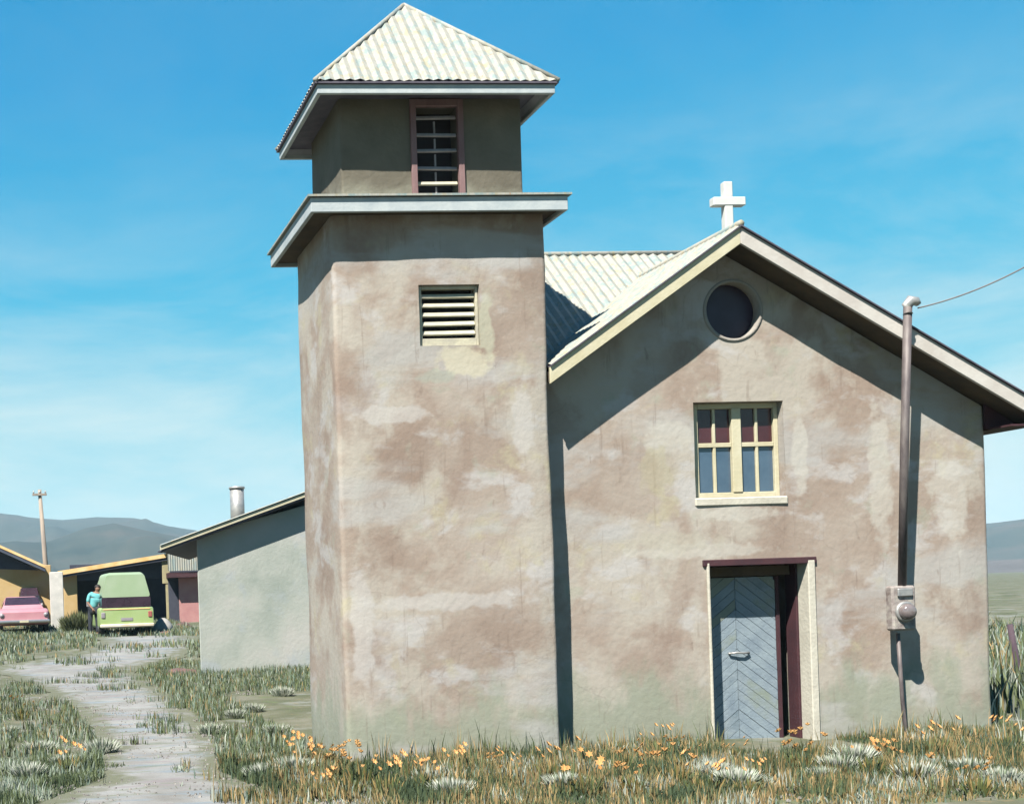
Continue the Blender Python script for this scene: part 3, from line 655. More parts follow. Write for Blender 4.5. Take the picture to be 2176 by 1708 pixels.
# ------------------------------------------------------------------ far houses
yellow = mat('ochre_stucco', [(.40, .27, .11), (.46, .33, .16), (.45, .29, .18)], .95, .7, .2, 8)
navy = mat('dark_porch_paint', [(.035, .04, .06), (.055, .06, .085)], .9, 2, .1)
pinkd = mat('dusty_pink_paint', [(.36, .17, .17), (.42, .22, .21)], .8, 3, .1)
orange = mat('ochre_painted_edge', [(.62, .36, .12), (.75, .55, .30)], .7, 2, 0)
dkroof = mat('dark_blue_roof', [(.04, .05, .08), (.06, .075, .11)], .8, 2, .1)
YH = 58.0
h1 = empty('yellow_house', (at(50, 1310, YH).x, YH, gz(0, YH))); tag(h1, 'yellow stucco house with dark gabled roof at left edge behind the pink car', 'house')
O1 = Vector(h1.location)
def hb(name, px0, px1, pt, pb, y0, y1, m_, par, O, bev=.01):
    a = at(px0, pb, y0); b = at(px1, pt, y0)
    zb = gz(a.x, y0)-.2 if pb is None else a.z
    return box(name, a.x-O.x, b.x-O.x, y0-O.y, y1-O.y, a.z-O.z, b.z-O.z, m_, par, bev)
g = gz(0, YH)-.3
a = at(-260, 1205, YH); b = at(108, 1212, YH)
box('wall', a.x-O1.x, b.x-O1.x, 0, 7, g-O1.z, b.z-O1.z+.25, yellow, h1, .02)
r0 = at(-110, 1112, YH-.9); r1 = at(96, 1204, YH-.9); r2 = at(-290, 1190, YH-.9)
prism_poly('roof', [(r1.x-O1.x, -.9, r1.z-O1.z), (r0.x-O1.x, -.9, r0.z-O1.z), (r2.x-O1.x, -.9, r2.z-O1.z), (r2.x-O1.x, -.9, r2.z-O1.z-.2), (r0.x-O1.x, -.9, r0.z-O1.z-.22), (r1.x-O1.x, -.9, r1.z-O1.z-.2)], (0, 8.6, 0), dkroof, h1)
q0 = at(-110, 1118, YH-.3); 
prism_poly('gable_wall', [(r1.x-O1.x-.25, -.02, r1.z-O1.z-.12), (r0.x-O1.x, -.02, r0.z-O1.z-.2), (r2.x-O1.x+.3, -.02, r2.z-O1.z-.2)], (0, .3, 0), dkroof, h1)  # gable in the roof's dark colour, standing for the shadow beneath the roof
prism_poly('roof_edge', [(r1.x-O1.x, -.93, r1.z-O1.z+.07), (r0.x-O1.x, -.93, r0.z-O1.z+.07), (r0.x-O1.x, -.93, r0.z-O1.z-.05), (r1.x-O1.x, -.93, r1.z-O1.z-.05)], (0, .05, 0), orange, h1)
# pale pillar
a = at(108, 1315, 54); b = at(133, 1212, 54)
pil = box('gate_pillar', -(b.x-a.x)/2, (b.x-a.x)/2, -.25, .25, 0, b.z-gz(a.x, 54), mat('whitewashed_pillar', [(.40, .40, .38), (.58, .56, .52)], .9, 3, .2), None, .02)
pil.location = ((a.x+b.x)/2, 54, gz(a.x, 54)-.05); tag(pil, 'pale whitewashed square pillar between the two yellow walls', 'pillar')

YP = 56.0
h2 = empty('porch_house', (at(250, 1320, YP).x, YP, gz(0, YP))); tag(h2, 'yellow house with deep dark porch and ochre roof edge behind the green van', 'house')
O2 = Vector(h2.location)
def P2(px, py, y=YP): return at(px, py, y)-O2
gz2 = -.3
a = P2(134, 1215); b = P2(163, 1215); box('wall', a.x, b.x, 0, 4, gz2, b.z, yellow, h2, .02)
a = P2(163, 1215, YP+3.4); b = P2(470, 1190, YP+3.4); box('back_wall', a.x-.3, b.x, 3.4, 3.7, gz2, b.z, navy, h2, .01)
a = P2(163, 1205); b = P2(343, 1228); box('porch_beam', a.x+.01, b.x, .05, .3, b.z, P2(343, 1195).z, navy, h2, .01)
a = P2(124, 1216, YP-.5); b = P2(360, 1178, YP-.5)
prism_poly('roof', [(a.x, -.45, a.z-.02), (b.x, -.45, b.z-.02), (b.x, -.45, b.z-.22), (a.x, -.45, a.z-.22)], (0, 5, 0), navy, h2)
prism_poly('roof_edge', [(a.x-.03, -.5, a.z+.06), (b.x, -.5, b.z+.06), (b.x, -.5, b.z-.1), (a.x-.03, -.5, a.z-.13)], (0, .05, 0), orange, h2)
olive = mat('olive_painted_post', [(.28, .25, .15), (.38, .34, .20)], .85, 3, .1)
a = P2(344, 1240); b = P2(358, 1190); box('post', a.x, b.x, -.35, -.2, a.z, b.z, olive, h2, .01)
a = P2(353, 1320); b = P2(359, 1241); box('post', a.x, b.x, -.33, -.22, gz2, a.z+(b.z-a.z), olive, h2, .01)
# entrance canopy with hanging iron panel and pink door
a = P2(357, 1213, YP-1.6); b = P2(434, 1158, YP-1.6); n_ = 4; sw = (b.x-a.x)/n_
for k in range(n_):
    v = []; f = []
    for i in range(9): x = a.x+k*sw+sw*i/8; yy = -1.6+(.03 if i % 2 else 0)-.01*k; v += [(x, yy, a.z), (x, yy, b.z-.1*(1-(k+i/8)/n_))]
    for i in range(8): f.append((2*i, 2*i+2, 2*i+3, 2*i+1))
    pyd('iron_panel', v, f, iron, h2)
box('canopy_roof', a.x-.1, b.x+.6, -1.55, 1.5, b.z-.15, b.z-.08, edge_dark, h2, .01)
box('canopy_soffit', a.x+.05, b.x+.6, -1.54, 1.5, a.z-.28, a.z-.06, maroon, h2, .01)
a = P2(383, 1330, YP-.9); b = P2(440, 1224, YP-.9); box('pink_door', a.x, b.x, -.9, -.75, gz2, a.z+(b.z-a.z), pinkd, h2, .01)
a = P2(362, 1330, YP-.5); b = P2(384, 1222, YP-.5); box('dark_doorway', a.x-.02, b.x, -.4, -.3, gz2, b.z, navy, h2, .01)

# ------------------------------------------------------------------ utility pole
pb_ = ground_at(106, 1328); pdist = pb_.y+2
pb_ = at(107, 1318, pdist); pt_ = at(84, 1040, pdist); pb_.z = gz(pb_.x, pdist)-.2
up_ = empty('utility_pole', (pb_.x, pb_.y, pb_.z)); tag(up_, 'tall slim wooden utility pole with crossarm rising before the hills', 'utility pole')
tube('shaft', [Vector((0, 0, 0)), pt_-pb_], [.15, .085], pole_m, up_, 10)
ca_ = at(84, 1051, pdist)-pb_; hw = .33
box('crossarm', ca_.x-hw, ca_.x+hw, -.16, -.06, ca_.z-.05, ca_.z+.05, pole_m, up_, .01)
for s in (-1, 0, 1): tube('insulator', [ca_+Vector((s*.27, -.11, .05)), ca_+Vector((s*.27, -.11, .17))], .035, galv, up_, 8)

# ------------------------------------------------------------------ vehicles
tyre = mat('tyre_rubber', [(.015, .015, .018), (.03, .03, .03)], .85, 6, .1)
chrome = mat('dull_chrome', [(.45, .47, .50), (.60, .60, .60)], .28, 5, 0, metal=.8)
cglass = mat('car_glass', [(.03, .02, .03), (.05, .03, .045)], .1, 2, 0, spec=.8)
lamp_m = mat('tail_lamp', [(.30, .08, .07), (.34, .12, .10)], .3, 5, 0)
lamp_g = mat('grey_lamp', [(.22, .2, .22), (.3, .28, .3)], .3, 5, 0)
def loft(name, secs, material, parent, smooth=True, sub=0):
    """secs: list of rings (equal vertex counts) of Vectors"""
    v = [p for r in secs for p in r]; n = len(secs[0]); f = []
    for j in range(len(secs)-1):
        for k in range(n): q = (k+1) % n; f.append((j*n+k, j*n+q, (j+1)*n+q, (j+1)*n+k))
    f.append(tuple(range(n))[::-1]); f.append(tuple(range((len(secs)-1)*n, len(secs)*n)))
    o = pyd(name, v, f, material, parent, smooth)
    o.data.set_sharp_from_angle(angle=R(35)); return o
def rrect(w, z0, z1, y, r=.12, tumble=0, n=4):
    """rounded rectangle ring in XZ at y, half width w"""
    pts = []
    for cx, cz, a0 in ((w-r-tumble, z1-r, 0), (-(w-r-tumble), z1-r, 90), (-(w-r), z0+r, 180), (w-r, z0+r, 270)):
        for k in range(n+1): a = R(a0+90*k/n); pts.append(Vector((cx+r*math.cos(a), y, cz+r*math.sin(a))))
    return pts
def wheel(parent, x, y, r=.33):
    o = tube('wheel', [(x-.1, y, r), (x+.1, y, r)], r, tyre, parent, 20); o.data.set_sharp_from_angle(angle=R(40))
    s = 1 if x > 0 else -1; c = tube('hub_cap', [(x+s*.1, y, r), (x+s*.115, y, r)], r*.55, chrome, o, 14); return o
def car(name, loc, rz, paint, label, width=1.85):
    t = empty(name, loc, rz); tag(t, label, 'car'); w = width/2
    # rear of the car faces -Y (towards the viewer)
    B = [rrect(w*.90, .42, .80, 0, .10), rrect(w*.97, .36, .88, .12, .12), rrect(w, .30, .93, .7, .13), rrect(w, .28, .93, 2.2, .13), rrect(w, .30, .90, 3.4, .13), rrect(w*.96, .34, .84, 4.2, .12), rrect(w*.9, .42, .76, 4.4, .1)]
    loft('body', B, paint, t)
    Cb = [rrect(w*.84, .80, .94, .75, .06), rrect(w*.80, .80, 1.12, 1.0, .08, .05), rrect(w*.76, .8, 1.36, 1.45, .13, .10), rrect(w*.76, .8, 1.40, 2.0, .13, .10), rrect(w*.77, .8, 1.34, 2.6, .13, .10), rrect(w*.84, .8, .95, 3.2, .06)]
    loft('cabin', Cb, paint, t)
    pyd('rear_window', [(-w*.68, .83, .985), (w*.70, .83, .97), (w*.62, 1.36, 1.335), (-w*.62, 1.36, 1.335), (-w*.74, .78, .95), (w*.74, .78, .95), (w*.62, 1.31, 1.37), (-w*.62, 1.31, 1.37)], [(4, 5, 6, 7), (0, 1, 5, 4), (1, 2, 6, 5), (2, 3, 7, 6), (3, 0, 4, 7)], cglass, t)
    for s in (-1, 1):
        pyd('side_window', [(s*w*.78, 1.2, .98), (s*w*.78, 2.9, .98), (s*w*.725, 2.5, 1.27), (s*w*.725, 1.55, 1.27)], [(0, 1, 2, 3)], cglass, t)
    bm = bmesh.new(); bx(bm, -w*1.0, w*1.0, -.12, .06, .40, .52, .04); bmobj('bumper', bm, chrome, t)
    for s in (-1, 1):
        o = tube('tail_light', [(s*w*.84, .07, .70), (s*w*.84, -.03, .70)], .085, lamp_g, t, 14)
    bm = bmesh.new(); bx(bm, -.17, .17, -.14, -.125, .42, .5, .005); bmobj('number_plate', bm, cream, t)
    for x in (-w+.12, w-.12):
        for y in (.95, 3.5): wheel(t, x, y)
    return t
pink = mat('faded_pink_car_paint', [(.44, .20, .24), (.50, .26, .29)], .35, 2, 0, spec=.5)
blackp = mat('black_car_paint', [(.02, .022, .03), (.03, .032, .04)], .3, 2, 0, spec=.5)
p = ground_at(52, 1345); car('pink_car', (p.x, p.y, gz(p.x, p.y)-.02), R(3), pink, 'old pink sedan seen from behind with chrome bumper, parked at left edge', 1.95)
p2 = at(66, 1290, p.y+6.5); dc = car('dark_car', (p2.x, p.y+6.5, gz(p2.x, p.y+6.5)+.12), R(3), blackp, 'black car parked just beyond the pink sedan, only its roof showing', 1.8)
dc.scale = (.62, .9, 1.12)
# green van
vg = mat('pale_green_van_paint', [(.27, .37, .13), (.33, .42, .20)], .4, 1.5, 0, spec=.5)
vtop = mat('pale_green_van_roof', [(.27, .37, .22), (.33, .41, .28)], .45, 1.2, 0, spec=.4)
p = ground_at(271, 1352); van = empty('green_van', (p.x, p.y, gz(p.x, p.y)-.02), R(2)); tag(van, 'pale green high-topped van seen from behind, parked before the dark porch', 'van')
w = .93
loft('body', [rrect(w*.97, .36, .98, 0, .08), rrect(w, .32, 1.02, .12, .1), rrect(w, .30, 1.04, 2.5, .12), rrect(w, .30, 1.02, 4.2, .12), rrect(w*.94, .36, .90, 4.5, .12)], vg, van)
loft('window_band', [rrect(w*.90, .96, 1.36, .06, .05), rrect(w*.92, .96, 1.36, .3, .06), rrect(w*.92, .96, 1.36, 3.5, .06), rrect(w*.90, .96, 1.10, 3.9, .04)], cglass, van)
loft('high_roof', [rrect(w*.88, 1.33, 2.12, .10, .10, .15), rrect(w*.9, 1.33, 2.2, .35, .16, .17), rrect(w*.9, 1.33, 2.2, 2.6, .16, .17), rrect(w*.88, 1.33, 1.9, 3.3, .16, .17), rrect(w*.86, 1.33, 1.5, 3.6, .06, .05)], vtop, van)
bm = bmesh.new(); bx(bm, -w*.99, w*.99, -.12, .03, .34, .46, .03); bmobj('bumper', bm, mat('worn_cream_bumper', [(.55, .45, .32), (.62, .60, .55)], .5, 3, 0), van)
bm = bmesh.new(); bx(bm, -w*.86, w*.86, -.015, .02, .935, .965, .005); bmobj('trim_strip', bm, orange, van)
bm = bmesh.new(); bx(bm, -.2, .2, -.02, .0, .56, .66, .005); bmobj('number_plate', bm, lamp_g, van)
for s in (-1, 1):
    bm = bmesh.new(); bx(bm, s*.80-.07, s*.80+.07, -.03, .02, .66, .86, .02); bmobj('tail_light', bm, lamp_m if s > 0 else lamp_g, van)
    bm = bmesh.new(); bx(bm, s*(w+.1)-.06, s*(w+.1)+.06, 3.3, 3.4, 1.05, 1.3, .02); bmobj('side_mirror', bm, lamp_g, van)
    for y in (.9, 3.5): wheel(van, s*(w-.12), y)

# ------------------------------------------------------------------ person beside the van
skin = mat('skin', [(.20, .11, .075), (.25, .14, .10)], .6, 5, 0)
shirt = mat('teal_shirt_cloth', [(.10, .36, .40), (.15, .44, .46)], .85, 9, .2, 30)
trou = mat('dark_trouser_cloth', [(.02, .025, .035), (.035, .04, .055)], .9, 9, .2, 30)
hair = mat('dark_hair', [(.012, .01, .01), (.025, .02, .02)], .7, 20, .3, 60)
pp = ground_at(200, 1351); person = empty('person', (pp.x, pp.y-.1, gz(pp.x, pp.y)), R(0))
tag(person, 'person in teal shirt and dark trousers leaning at the left side of the green van', 'person')
def skinned(name, verts, edges, radii, material, parent, sub=2, root=0):
    me = bpy.data.meshes.new(name); me.from_pydata(verts, edges, []); o = bpy.data.objects.new('tmp', me); C.objects.link(o)
    o.modifiers.new('s', 'SKIN'); lay = me.skin_vertices[0] if me.skin_vertices else None
    if lay is None: 
        bpy.context.view_layer.objects.active = o; lay = me.skin_vertices[0]
    for i, r_ in enumerate(radii): lay.data[i].radius = (r_, r_) if not isinstance(r_, tuple) else r_
    lay.data[root].use_root = True
    sb = o.modifiers.new('u', 'SUBSURF'); sb.levels = sub; sb.render_levels = sub
    dg = bpy.context.evaluated_depsgraph_get(); m2 = bpy.data.meshes.new_from_object(o.evaluated_get(dg), depsgraph=dg)
    bpy.data.objects.remove(o, do_unlink=True); m2.materials.clear(); m2.materials.append(material); m2.shade_smooth()
    o = bpy.data.objects.new(name, m2); C.objects.link(o); o.parent = parent; return o
PV = [(0, 0, .93), (0.02, .0, 1.12), (.06, -.01, 1.32), (.10, -.01, 1.45), (.14, -.02, 1.53), (.17, -.03, 1.62), (.18, -.03, 1.70),
      (-.10, 0, .90), (-.12, -.02, .50), (-.13, .02, .10), (-.13, -.12, .045),
      (.10, 0, .90), (.13, -.04, .50), (.12, .03, .10), (.12, -.11, .045),
      (-.13, -.02, 1.42), (-.19, -.06, 1.16), (-.06, -.16, .98), (-.02, -.19, .93),
      (.30, -.02, 1.40), (.36, -.06, 1.14), (.42, -.12, .98), (.44, -.15, .92)]
PE = [(0, 1), (1, 2), (2, 3), (3, 4), (4, 5), (5, 6), (0, 7), (7, 8), (8, 9), (9, 10), (0, 11), (11, 12), (12, 13), (13, 14), (3, 15), (15, 16), (16, 17), (17, 18), (3, 19), (19, 20), (20, 21), (21, 22)]
PR_ = [.14, .13, .16, .12, .055, .095, .085, .095, .065, .045, .04, .095, .065, .045, .04, .06, .045, .033, .028, .06, .045, .033, .028]
body = skinned('body', PV, PE, PR_, skin, person)
def sub_skin(name, idx, grow, material):
    mp_ = {i: k for k, i in enumerate(idx)}; ee = [(mp_[a], mp_[b]) for a, b in PE if a in mp_ and b in mp_]
    return skinned(name, [PV[i] for i in idx], ee, [PR_[i]+grow for i in idx], material, person)
sub_skin('shirt', [0, 1, 2, 3, 15, 16, 19, 20], .022, shirt)
sub_skin('trousers', [0, 7, 8, 9, 11, 12, 13], .018, trou)
bm = bmesh.new(); bmesh.ops.create_icosphere(bm, subdivisions=3, radius=.118, matrix=Matrix.Translation((.17, .005, 1.665)))
bmesh.ops.delete(bm, geom=[v for v in bm.verts if v.co.y < -.055 and v.co.z < 1.69], context='VERTS'); bmobj('hair', bm, hair, person, True)
for s in (-1, 1): tube('shoe', [(s*.125, .05, .045), (s*.125, -.08, .045), (s*.125, -.17, .035)], [.05, .055, .04], tyre, person, 10)
# hands: palm with five fingers each
def hand(cx, cy, cz, s):
    bm = bmesh.new(); tube_bm(bm, [(cx, cy, cz+.03), (cx+.005*s, cy-.012, cz-.05)], [.028, .036], 10)
    for k in range(4):
        ox = (-.027+.018*k); ln = (.06, .075, .07, .055)[k]
        tube_bm(bm, [(cx+ox, cy-.012, cz-.045), (cx+ox, cy-.022, cz-.045-ln*.55), (cx+ox, cy-.012, cz-.045-ln)], [.009, .008, .006], 6)
    tube_bm(bm, [(cx+.03*s, cy-.012, cz-.01), (cx+.048*s, cy-.03, cz-.04), (cx+.05*s, cy-.035, cz-.065)], [.011, .009, .007], 6)
    bmobj('hand', bm, skin, person, True)
hand(-.02, -.19, .92, 1); hand(.44, -.15, .91, -1)

# ------------------------------------------------------------------ stones, slab, fence posts
def stone(name, loc, sx, sy, sz, material, seed):
    bm = bmesh.new(); bmesh.ops.create_icosphere(bm, subdivisions=3, radius=1)
    for v in bm.verts:
        d = 1+.28*noise.noise(v.co*1.1+Vector((seed, 0, 0)))+.10*noise.noise(v.co*3+Vector((0, seed, 0)))
        v.co = Vector((v.co.x*sx, v.co.y*sy, max(-.4, v.co.z)*sz))*d
    o = bmobj(name, bm, material, None, True); o.location = loc; return o
paler = mat('pale_rock', [(.26, .255, .25), (.38, .37, .36)], .9, 4, .4, 10)
redr = mat('dark_red_rock', [(.10, .055, .06), (.17, .10, .09)], .9, 4, .4, 10)
p = ground_at(346, 1343); tag(stone('boulder', p+Vector((0, 0, .15)), .34, .3, .38, paler, 2), 'rounded whitish boulder on the ground right of the green van', 'boulder')
p = ground_at(352, 1348); tag(stone('boulder', p, .30, .22, .12, redr, 5), 'low dark stone shape for the shadow at the foot of the whitish boulder', 'boulder')  # dark shape stands in for the pale rock's cast shadow
p = ground_at(388, 1332); tag(stone('boulder', p, .38, .3, .18, redr, 7), 'flat dark red stone shape for the canopy shadow before the pink door', 'boulder')  # dark red shape stands in for the white porch's shadow
p = ground_at(385, 1433); tag(stone('stone_slab', p, .42, .25, .15, redr, 9), 'low reddish stone slab at the left corner of the annex wall', 'stone')
postm = mat('dark_fence_post_wood', [(.045, .03, .045), (.08, .055, .07)], .9, 6, .3, 20, (1, 1, .3))
fb_ = ground_at(2166, 1442); ft_ = at(2146, 1326, fb_.y)
o = tube('fence_post', [Vector((0, 0, -.2)), Vector((0, 0, 0)), ft_-fb_], [.06, .06, .045], postm, None, 9); o.location = fb_
tag(o, 'dark leaning wooden fence post in the grass right of the church', 'post')

# ------------------------------------------------------------------ vegetation
def inpoly(x, y, poly):
    c = False; j = len(poly)-1
    for i in range(len(poly)):
        if (poly[i][1] > y) != (poly[j][1] > y) and x < (poly[j][0]-poly[i][0])*(y-poly[i][1])/(poly[j][1]-poly[i][1]+1e-9)+poly[i][0]: c = not c
        j = i
    return c
def blocked(x, y):
    if xl-.02 < x < xr+.02 and YT-.02 < y < YT+TD: return True
    if x > xl and x < nxr+.02 and YN-.02 < y < NB: return True
    if d0.x-.05 < x < d1.x+.14 and YN-1.1 < y < YN: return True
    q = Vector((x-A0.x, y-A0.y, 0)); d = q.dot(nv)/dv.dot(nv); s = (q-dv*d).dot(dirv)
    return -.02 < s < LEN and -.02 < d < 6
leaf = bpy.data.materials.new('grass_blades'); leaf.use_nodes = True
t = leaf.node_tree; b = t.nodes['Principled BSDF']; b.inputs['Roughness'].default_value = .75; b.inputs['Specular IOR Level'].default_value = .2
at_ = t.nodes.new('ShaderNodeAttribute'); at_.attribute_name = 'tint'; t.links.new(at_.outputs['Color'], b.inputs['Base Color'])
PAL = np.array([(.05, .075, .04), (.085, .11, .05), (.13, .16, .08), (.21, .165, .075), (.36, .25, .12), (.24, .29, .23), (.32, .35, .30), (.13, .19, .15)])
def blades(name, pts, hs, ws, pal_w, lean=.35, label=None):
    n = len(pts); P = np.array(pts); ang = rng.uniform(0, 2*np.pi, n); la = rng.uniform(0, 2*np.pi, n)
    h = hs*rng.uniform(.35, 1.35, n)*(1+.45*np.array([noise.noise(Vector((q[0]*1.9, q[1]*1.9, 31))) for q in P])*1.6); w = ws*rng.uniform(.6, 1.3, n)
    le = h*lean*rng.uniform(.1, 1.2, n); dx, dy = np.cos(ang)*w, np.sin(ang)*w; lx, ly = np.cos(la)*le, np.sin(la)*le
    V = np.zeros((n, 5, 3)); base = P-np.array([0, 0, .02])
    V[:, 0] = base-np.stack([dx, dy, 0*dx], 1); V[:, 1] = base+np.stack([dx, dy, 0*dx], 1)
    mid = P+np.stack([lx*.35, ly*.35, h*.6], 1)
    V[:, 2] = mid+np.stack([dx, dy, 0*dx], 1)*.75; V[:, 3] = mid-np.stack([dx, dy, 0*dx], 1)*.75
    V[:, 4] = P+np.stack([lx, ly, h], 1)
    me = bpy.data.meshes.new(name); me.vertices.add(n*5); me.vertices.foreach_set('co', V.reshape(-1))
    idx = np.arange(n)[:, None]*5; loops = np.concatenate([idx+0, idx+1, idx+2, idx+3, idx+3, idx+2, idx+4], 1).reshape(-1)
    me.loops.add(len(loops)); me.loops.foreach_set('vertex_index', loops.astype(np.int32))
    me.polygons.add(n*2); st = (np.arange(n)[:, None]*7+np.array([0, 4])).reshape(-1); me.polygons.foreach_set('loop_start', st.astype(np.int32))
    me.update(calc_edges=True)
    ids = rng.choice(len(PAL), n, p=np.array(pal_w)/sum(pal_w)) if not callable(pal_w) else pal_w(P)
    col = AL*PAL[ids]*rng.uniform(.75, 1.25, (n, 1)); c4 = np.ones((n, 5, 4)); c4[:, :, :3] = col[:, None]
    ca = me.color_attributes.new('tint', 'FLOAT_COLOR', 'POINT'); ca.data.foreach_set('color', c4.reshape(-1))
    o = link(name, me, None, [leaf]); tag(o, label, name.split('_')[0], kind='stuff'); return o
def scatter(x0, x1, y0, y1, dens, thr, sc=1.0, seed=0.0, avoid_path=True, clump=0):
    n = int((x1-x0)*(y1-y0)*dens); out = []
    X = rng.uniform(x0, x1, n); Y = rng.uniform(y0, y1, n)
    for x, y in zip(X, Y):
        nn = noise.noise(Vector((x*sc, y*sc, seed)))+.5*noise.noise(Vector((x*sc*2.7, y*sc*2.7, seed+4)))
        near = max(0, 1-abs(y-(YT if x < xr else YN))/.8)*.9 if (xl-.6 < x < nxr+.5 and y < YN+.1) else 0
        if x > 1.6: nn += .12
        if y > 16 and 1.2 < x: nn += .15
        q_ = Vector((x-A0.x, y-A0.y, 0)); d_ = -q_.dot(nv)
        if 0 < d_ < 1.3 and q_.dot(dirv) > -1.5: near = .9*(1-d_/1.3)
        if nn+near < thr or blocked(x, y): continue
        if avoid_path and inpoly(x, y, PATHPOLY) and nn < .42+.2*random.random(): continue
        out.append((x, y, gz(x, y)))
    return out
def pal_by_noise(P):
    ids = np.zeros(len(P), int)
    for i, p_ in enumerate(P):
        v = noise.noise(Vector((p_[0]*1.6, p_[1]*1.6, 7)))+random.uniform(-.35, .35)
        straw = p_[0] > 1.6 and p_[1] < 14.6
        if v < -.3: ids[i] = 0
        elif v < -.05: ids[i] = 1
        elif v < .12: ids[i] = 3 if straw else 2
        elif v < .36: ids[i] = random.choice((4, 4, 3, 2)) if straw else 5
        elif v < .45: ids[i] = 7
        else: ids[i] = 6
    return ids
near = scatter(-.8, 11.5, 10.2, 15.6, 1500, -.10, 1.3, 2)
blades('grass', near, .12, .0065, pal_by_noise, label='tufts of green and straw grass along the foot of the church')
low = scatter(-.8, 11.5, 10.2, 15.4, 1300, -.42, 1.7, 9)
blades('grass', low, .055, .006, pal_by_noise, .8, label='low matted herbs covering the ground before the church')
tall = scatter(1.5, 10.6, 11.6, 14.6, 200, .22, 1.9, 5)
blades('tall_grass', tall, .24, .006, pal_by_noise, .25, label='taller weeds growing against the church walls')
mid = scatter(-3.6, 9.5, 15.6, 34, 420, .0, .9, 3)
blades('grass', mid, .13, .008, [3, 4, 4, 1, .5, 2, 1, 2], label='green grass between the path and the annex')
far = scatter(-8, 6, 34, 62, 150, -.05, .5, 4, True)
blades('grass', far, .16, .015, [1, 3, 4, 1, .5, 3, 1, 2], label='green grass in front of the parked cars')
right = scatter(9.5, 26, 15.2, 45, 70, -.35, .5, 6, False)
blades('tall_grass', right, .42, .022, [1, 3, 5, 1, 1, 4, 2, 2], label='tall green grass field right of the church')
# loose gravel on the track and bare ground
pv = []; pf = []; pm = []
def pebble(x, y, z, r_):
    i = len(pv); a0 = random.uniform(0, 6); k = 5
    for j in range(k): a = a0+2*math.pi*j/k; q = r_*random.uniform(.7, 1.2); pv.append((x+q*math.cos(a), y+q*math.sin(a), z-.004))
    for j in range(k): a = a0+.4+2*math.pi*j/k; q = r_*random.uniform(.4, .7); pv.append((x+q*math.cos(a), y+q*math.sin(a), z+r_*random.uniform(.5, .9)))
    for j in range(k): q = (j+1) % k; pf.append((i+j, i+q, i+k+q, i+k+j))
    pf.append(tuple(range(i+k, i+2*k)))
for _ in range(9000):
    y = 10.6+20*random.random()**1.6; x = random.uniform(-3.2, 4) if random.random() < .8 else random.uniform(2, 10)
    if blocked(x, y) or (noise.noise(Vector((x*1.2, y*.8, 12))) < -.1): continue
    pebble(x, y, gz(x, y)+.012, random.uniform(.006, .022)*(1+.8*(random.random() > .97)))
tag(pyd('gravel', pv, pf, mat('gravel_stones', [(.10, .095, .09), (.20, .19, .18), (.30, .28, .26)], .9, 9, 0)), 'loose pebbles scattered over the dirt path and bare ground', 'gravel', kind='stuff')
# plants one can tell apart
def herb_mesh(name, n, h, spread, cols, leafw, seed):
    r = random.Random(seed); v = []; f = []; c = []
    for k in range(n):
        a = r.uniform(0, 2*math.pi); s = spread*math.sqrt(r.random()); x, y = s*math.cos(a)*.6, s*math.sin(a)*.6
        H_ = h*r.uniform(.45, 1)*(1-.35*s/spread); ox, oy = x*1.7, y*1.7; tw = r.uniform(0, math.pi); wx, wy = leafw*math.cos(tw), leafw*math.sin(tw)
        i = len(v); v += [(x-wx*.4, y-wy*.4, 0), (x+wx*.4, y+wy*.4, 0), ((x+ox)/2+wx, (y+oy)/2+wy, H_*.6), ((x+ox)/2-wx, (y+oy)/2-wy, H_*.6), (ox, oy, H_)]
        f += [(i, i+1, i+2, i+3), (i+3, i+2, i+4)]; cc = r.choice(cols); q = r.uniform(.8, 1.2)*AL; c += [(cc[0]*q, cc[1]*q, cc[2]*q, 1)]*5
    me = bpy.data.meshes.new(name); me.from_pydata(v, [], f); me.update(); ca = me.color_attributes.new('tint', 'FLOAT_COLOR', 'POINT'); ca.data.foreach_set('color', np.array(c).reshape(-1)); me.materials.append(leaf); return me
petal = mat('orange_petals', [(.50, .24, .07), (.60, .37, .16)], .7, 9, 0)
def flower_proto(seed, hcol):
    r = random.Random(seed); root = empty('orange_flower_plant')
    o = bpy.data.objects.new('foliage', herb_mesh('foliage', 46, .24, .15, [(.10, .12, .04), (.22, .16, .06), (.07, .09, .04)], .008, seed)); C.objects.link(o); o.parent = root
    for q in range(r.randint(7, 10)):
        fx, fy, fz = r.uniform(-.16, .16), r.uniform(-.16, .16), r.uniform(.17, .33); v = [(fx, fy, fz)]; f = []; rr = r.uniform(.018, .034)
        for k in range(12): a = 2*math.pi*k/12; w_ = rr*(1 if k % 2 else .55); v.append((fx+w_*math.cos(a), fy+w_*math.sin(a)*.8-.01, fz+.012+w_*math.sin(a)*.8))
        for k in range(12): f.append((0, 1+k, 1+(k+1) % 12))
        pyd('flower_head', v, f, petal, root)
    return root
protos = [flower_proto(s, 0) for s in (1, 2, 3)]
fpix = [(610, 1612), (640, 1618), (655, 1650), (700, 1662), (740, 1640), (770, 1668), (690, 1625), (880, 1655), (905, 1680), (960, 1650), (1085, 1650), (1070, 1672), (1180, 1662), (1330, 1640), (1400, 1610), (1385, 1650), (1435, 1668), (1450, 1640), (1500, 1690), (1560, 1620), (1590, 1690), (1700, 1640), (1720, 1610), (1850, 1648), (1985, 1608), (2080, 1690), (2140, 1600), (820, 1690), (1240, 1690), (740, 1692), (680, 1695), (148, 1642), (46, 1530), (1350, 1690), (1930, 1665)]
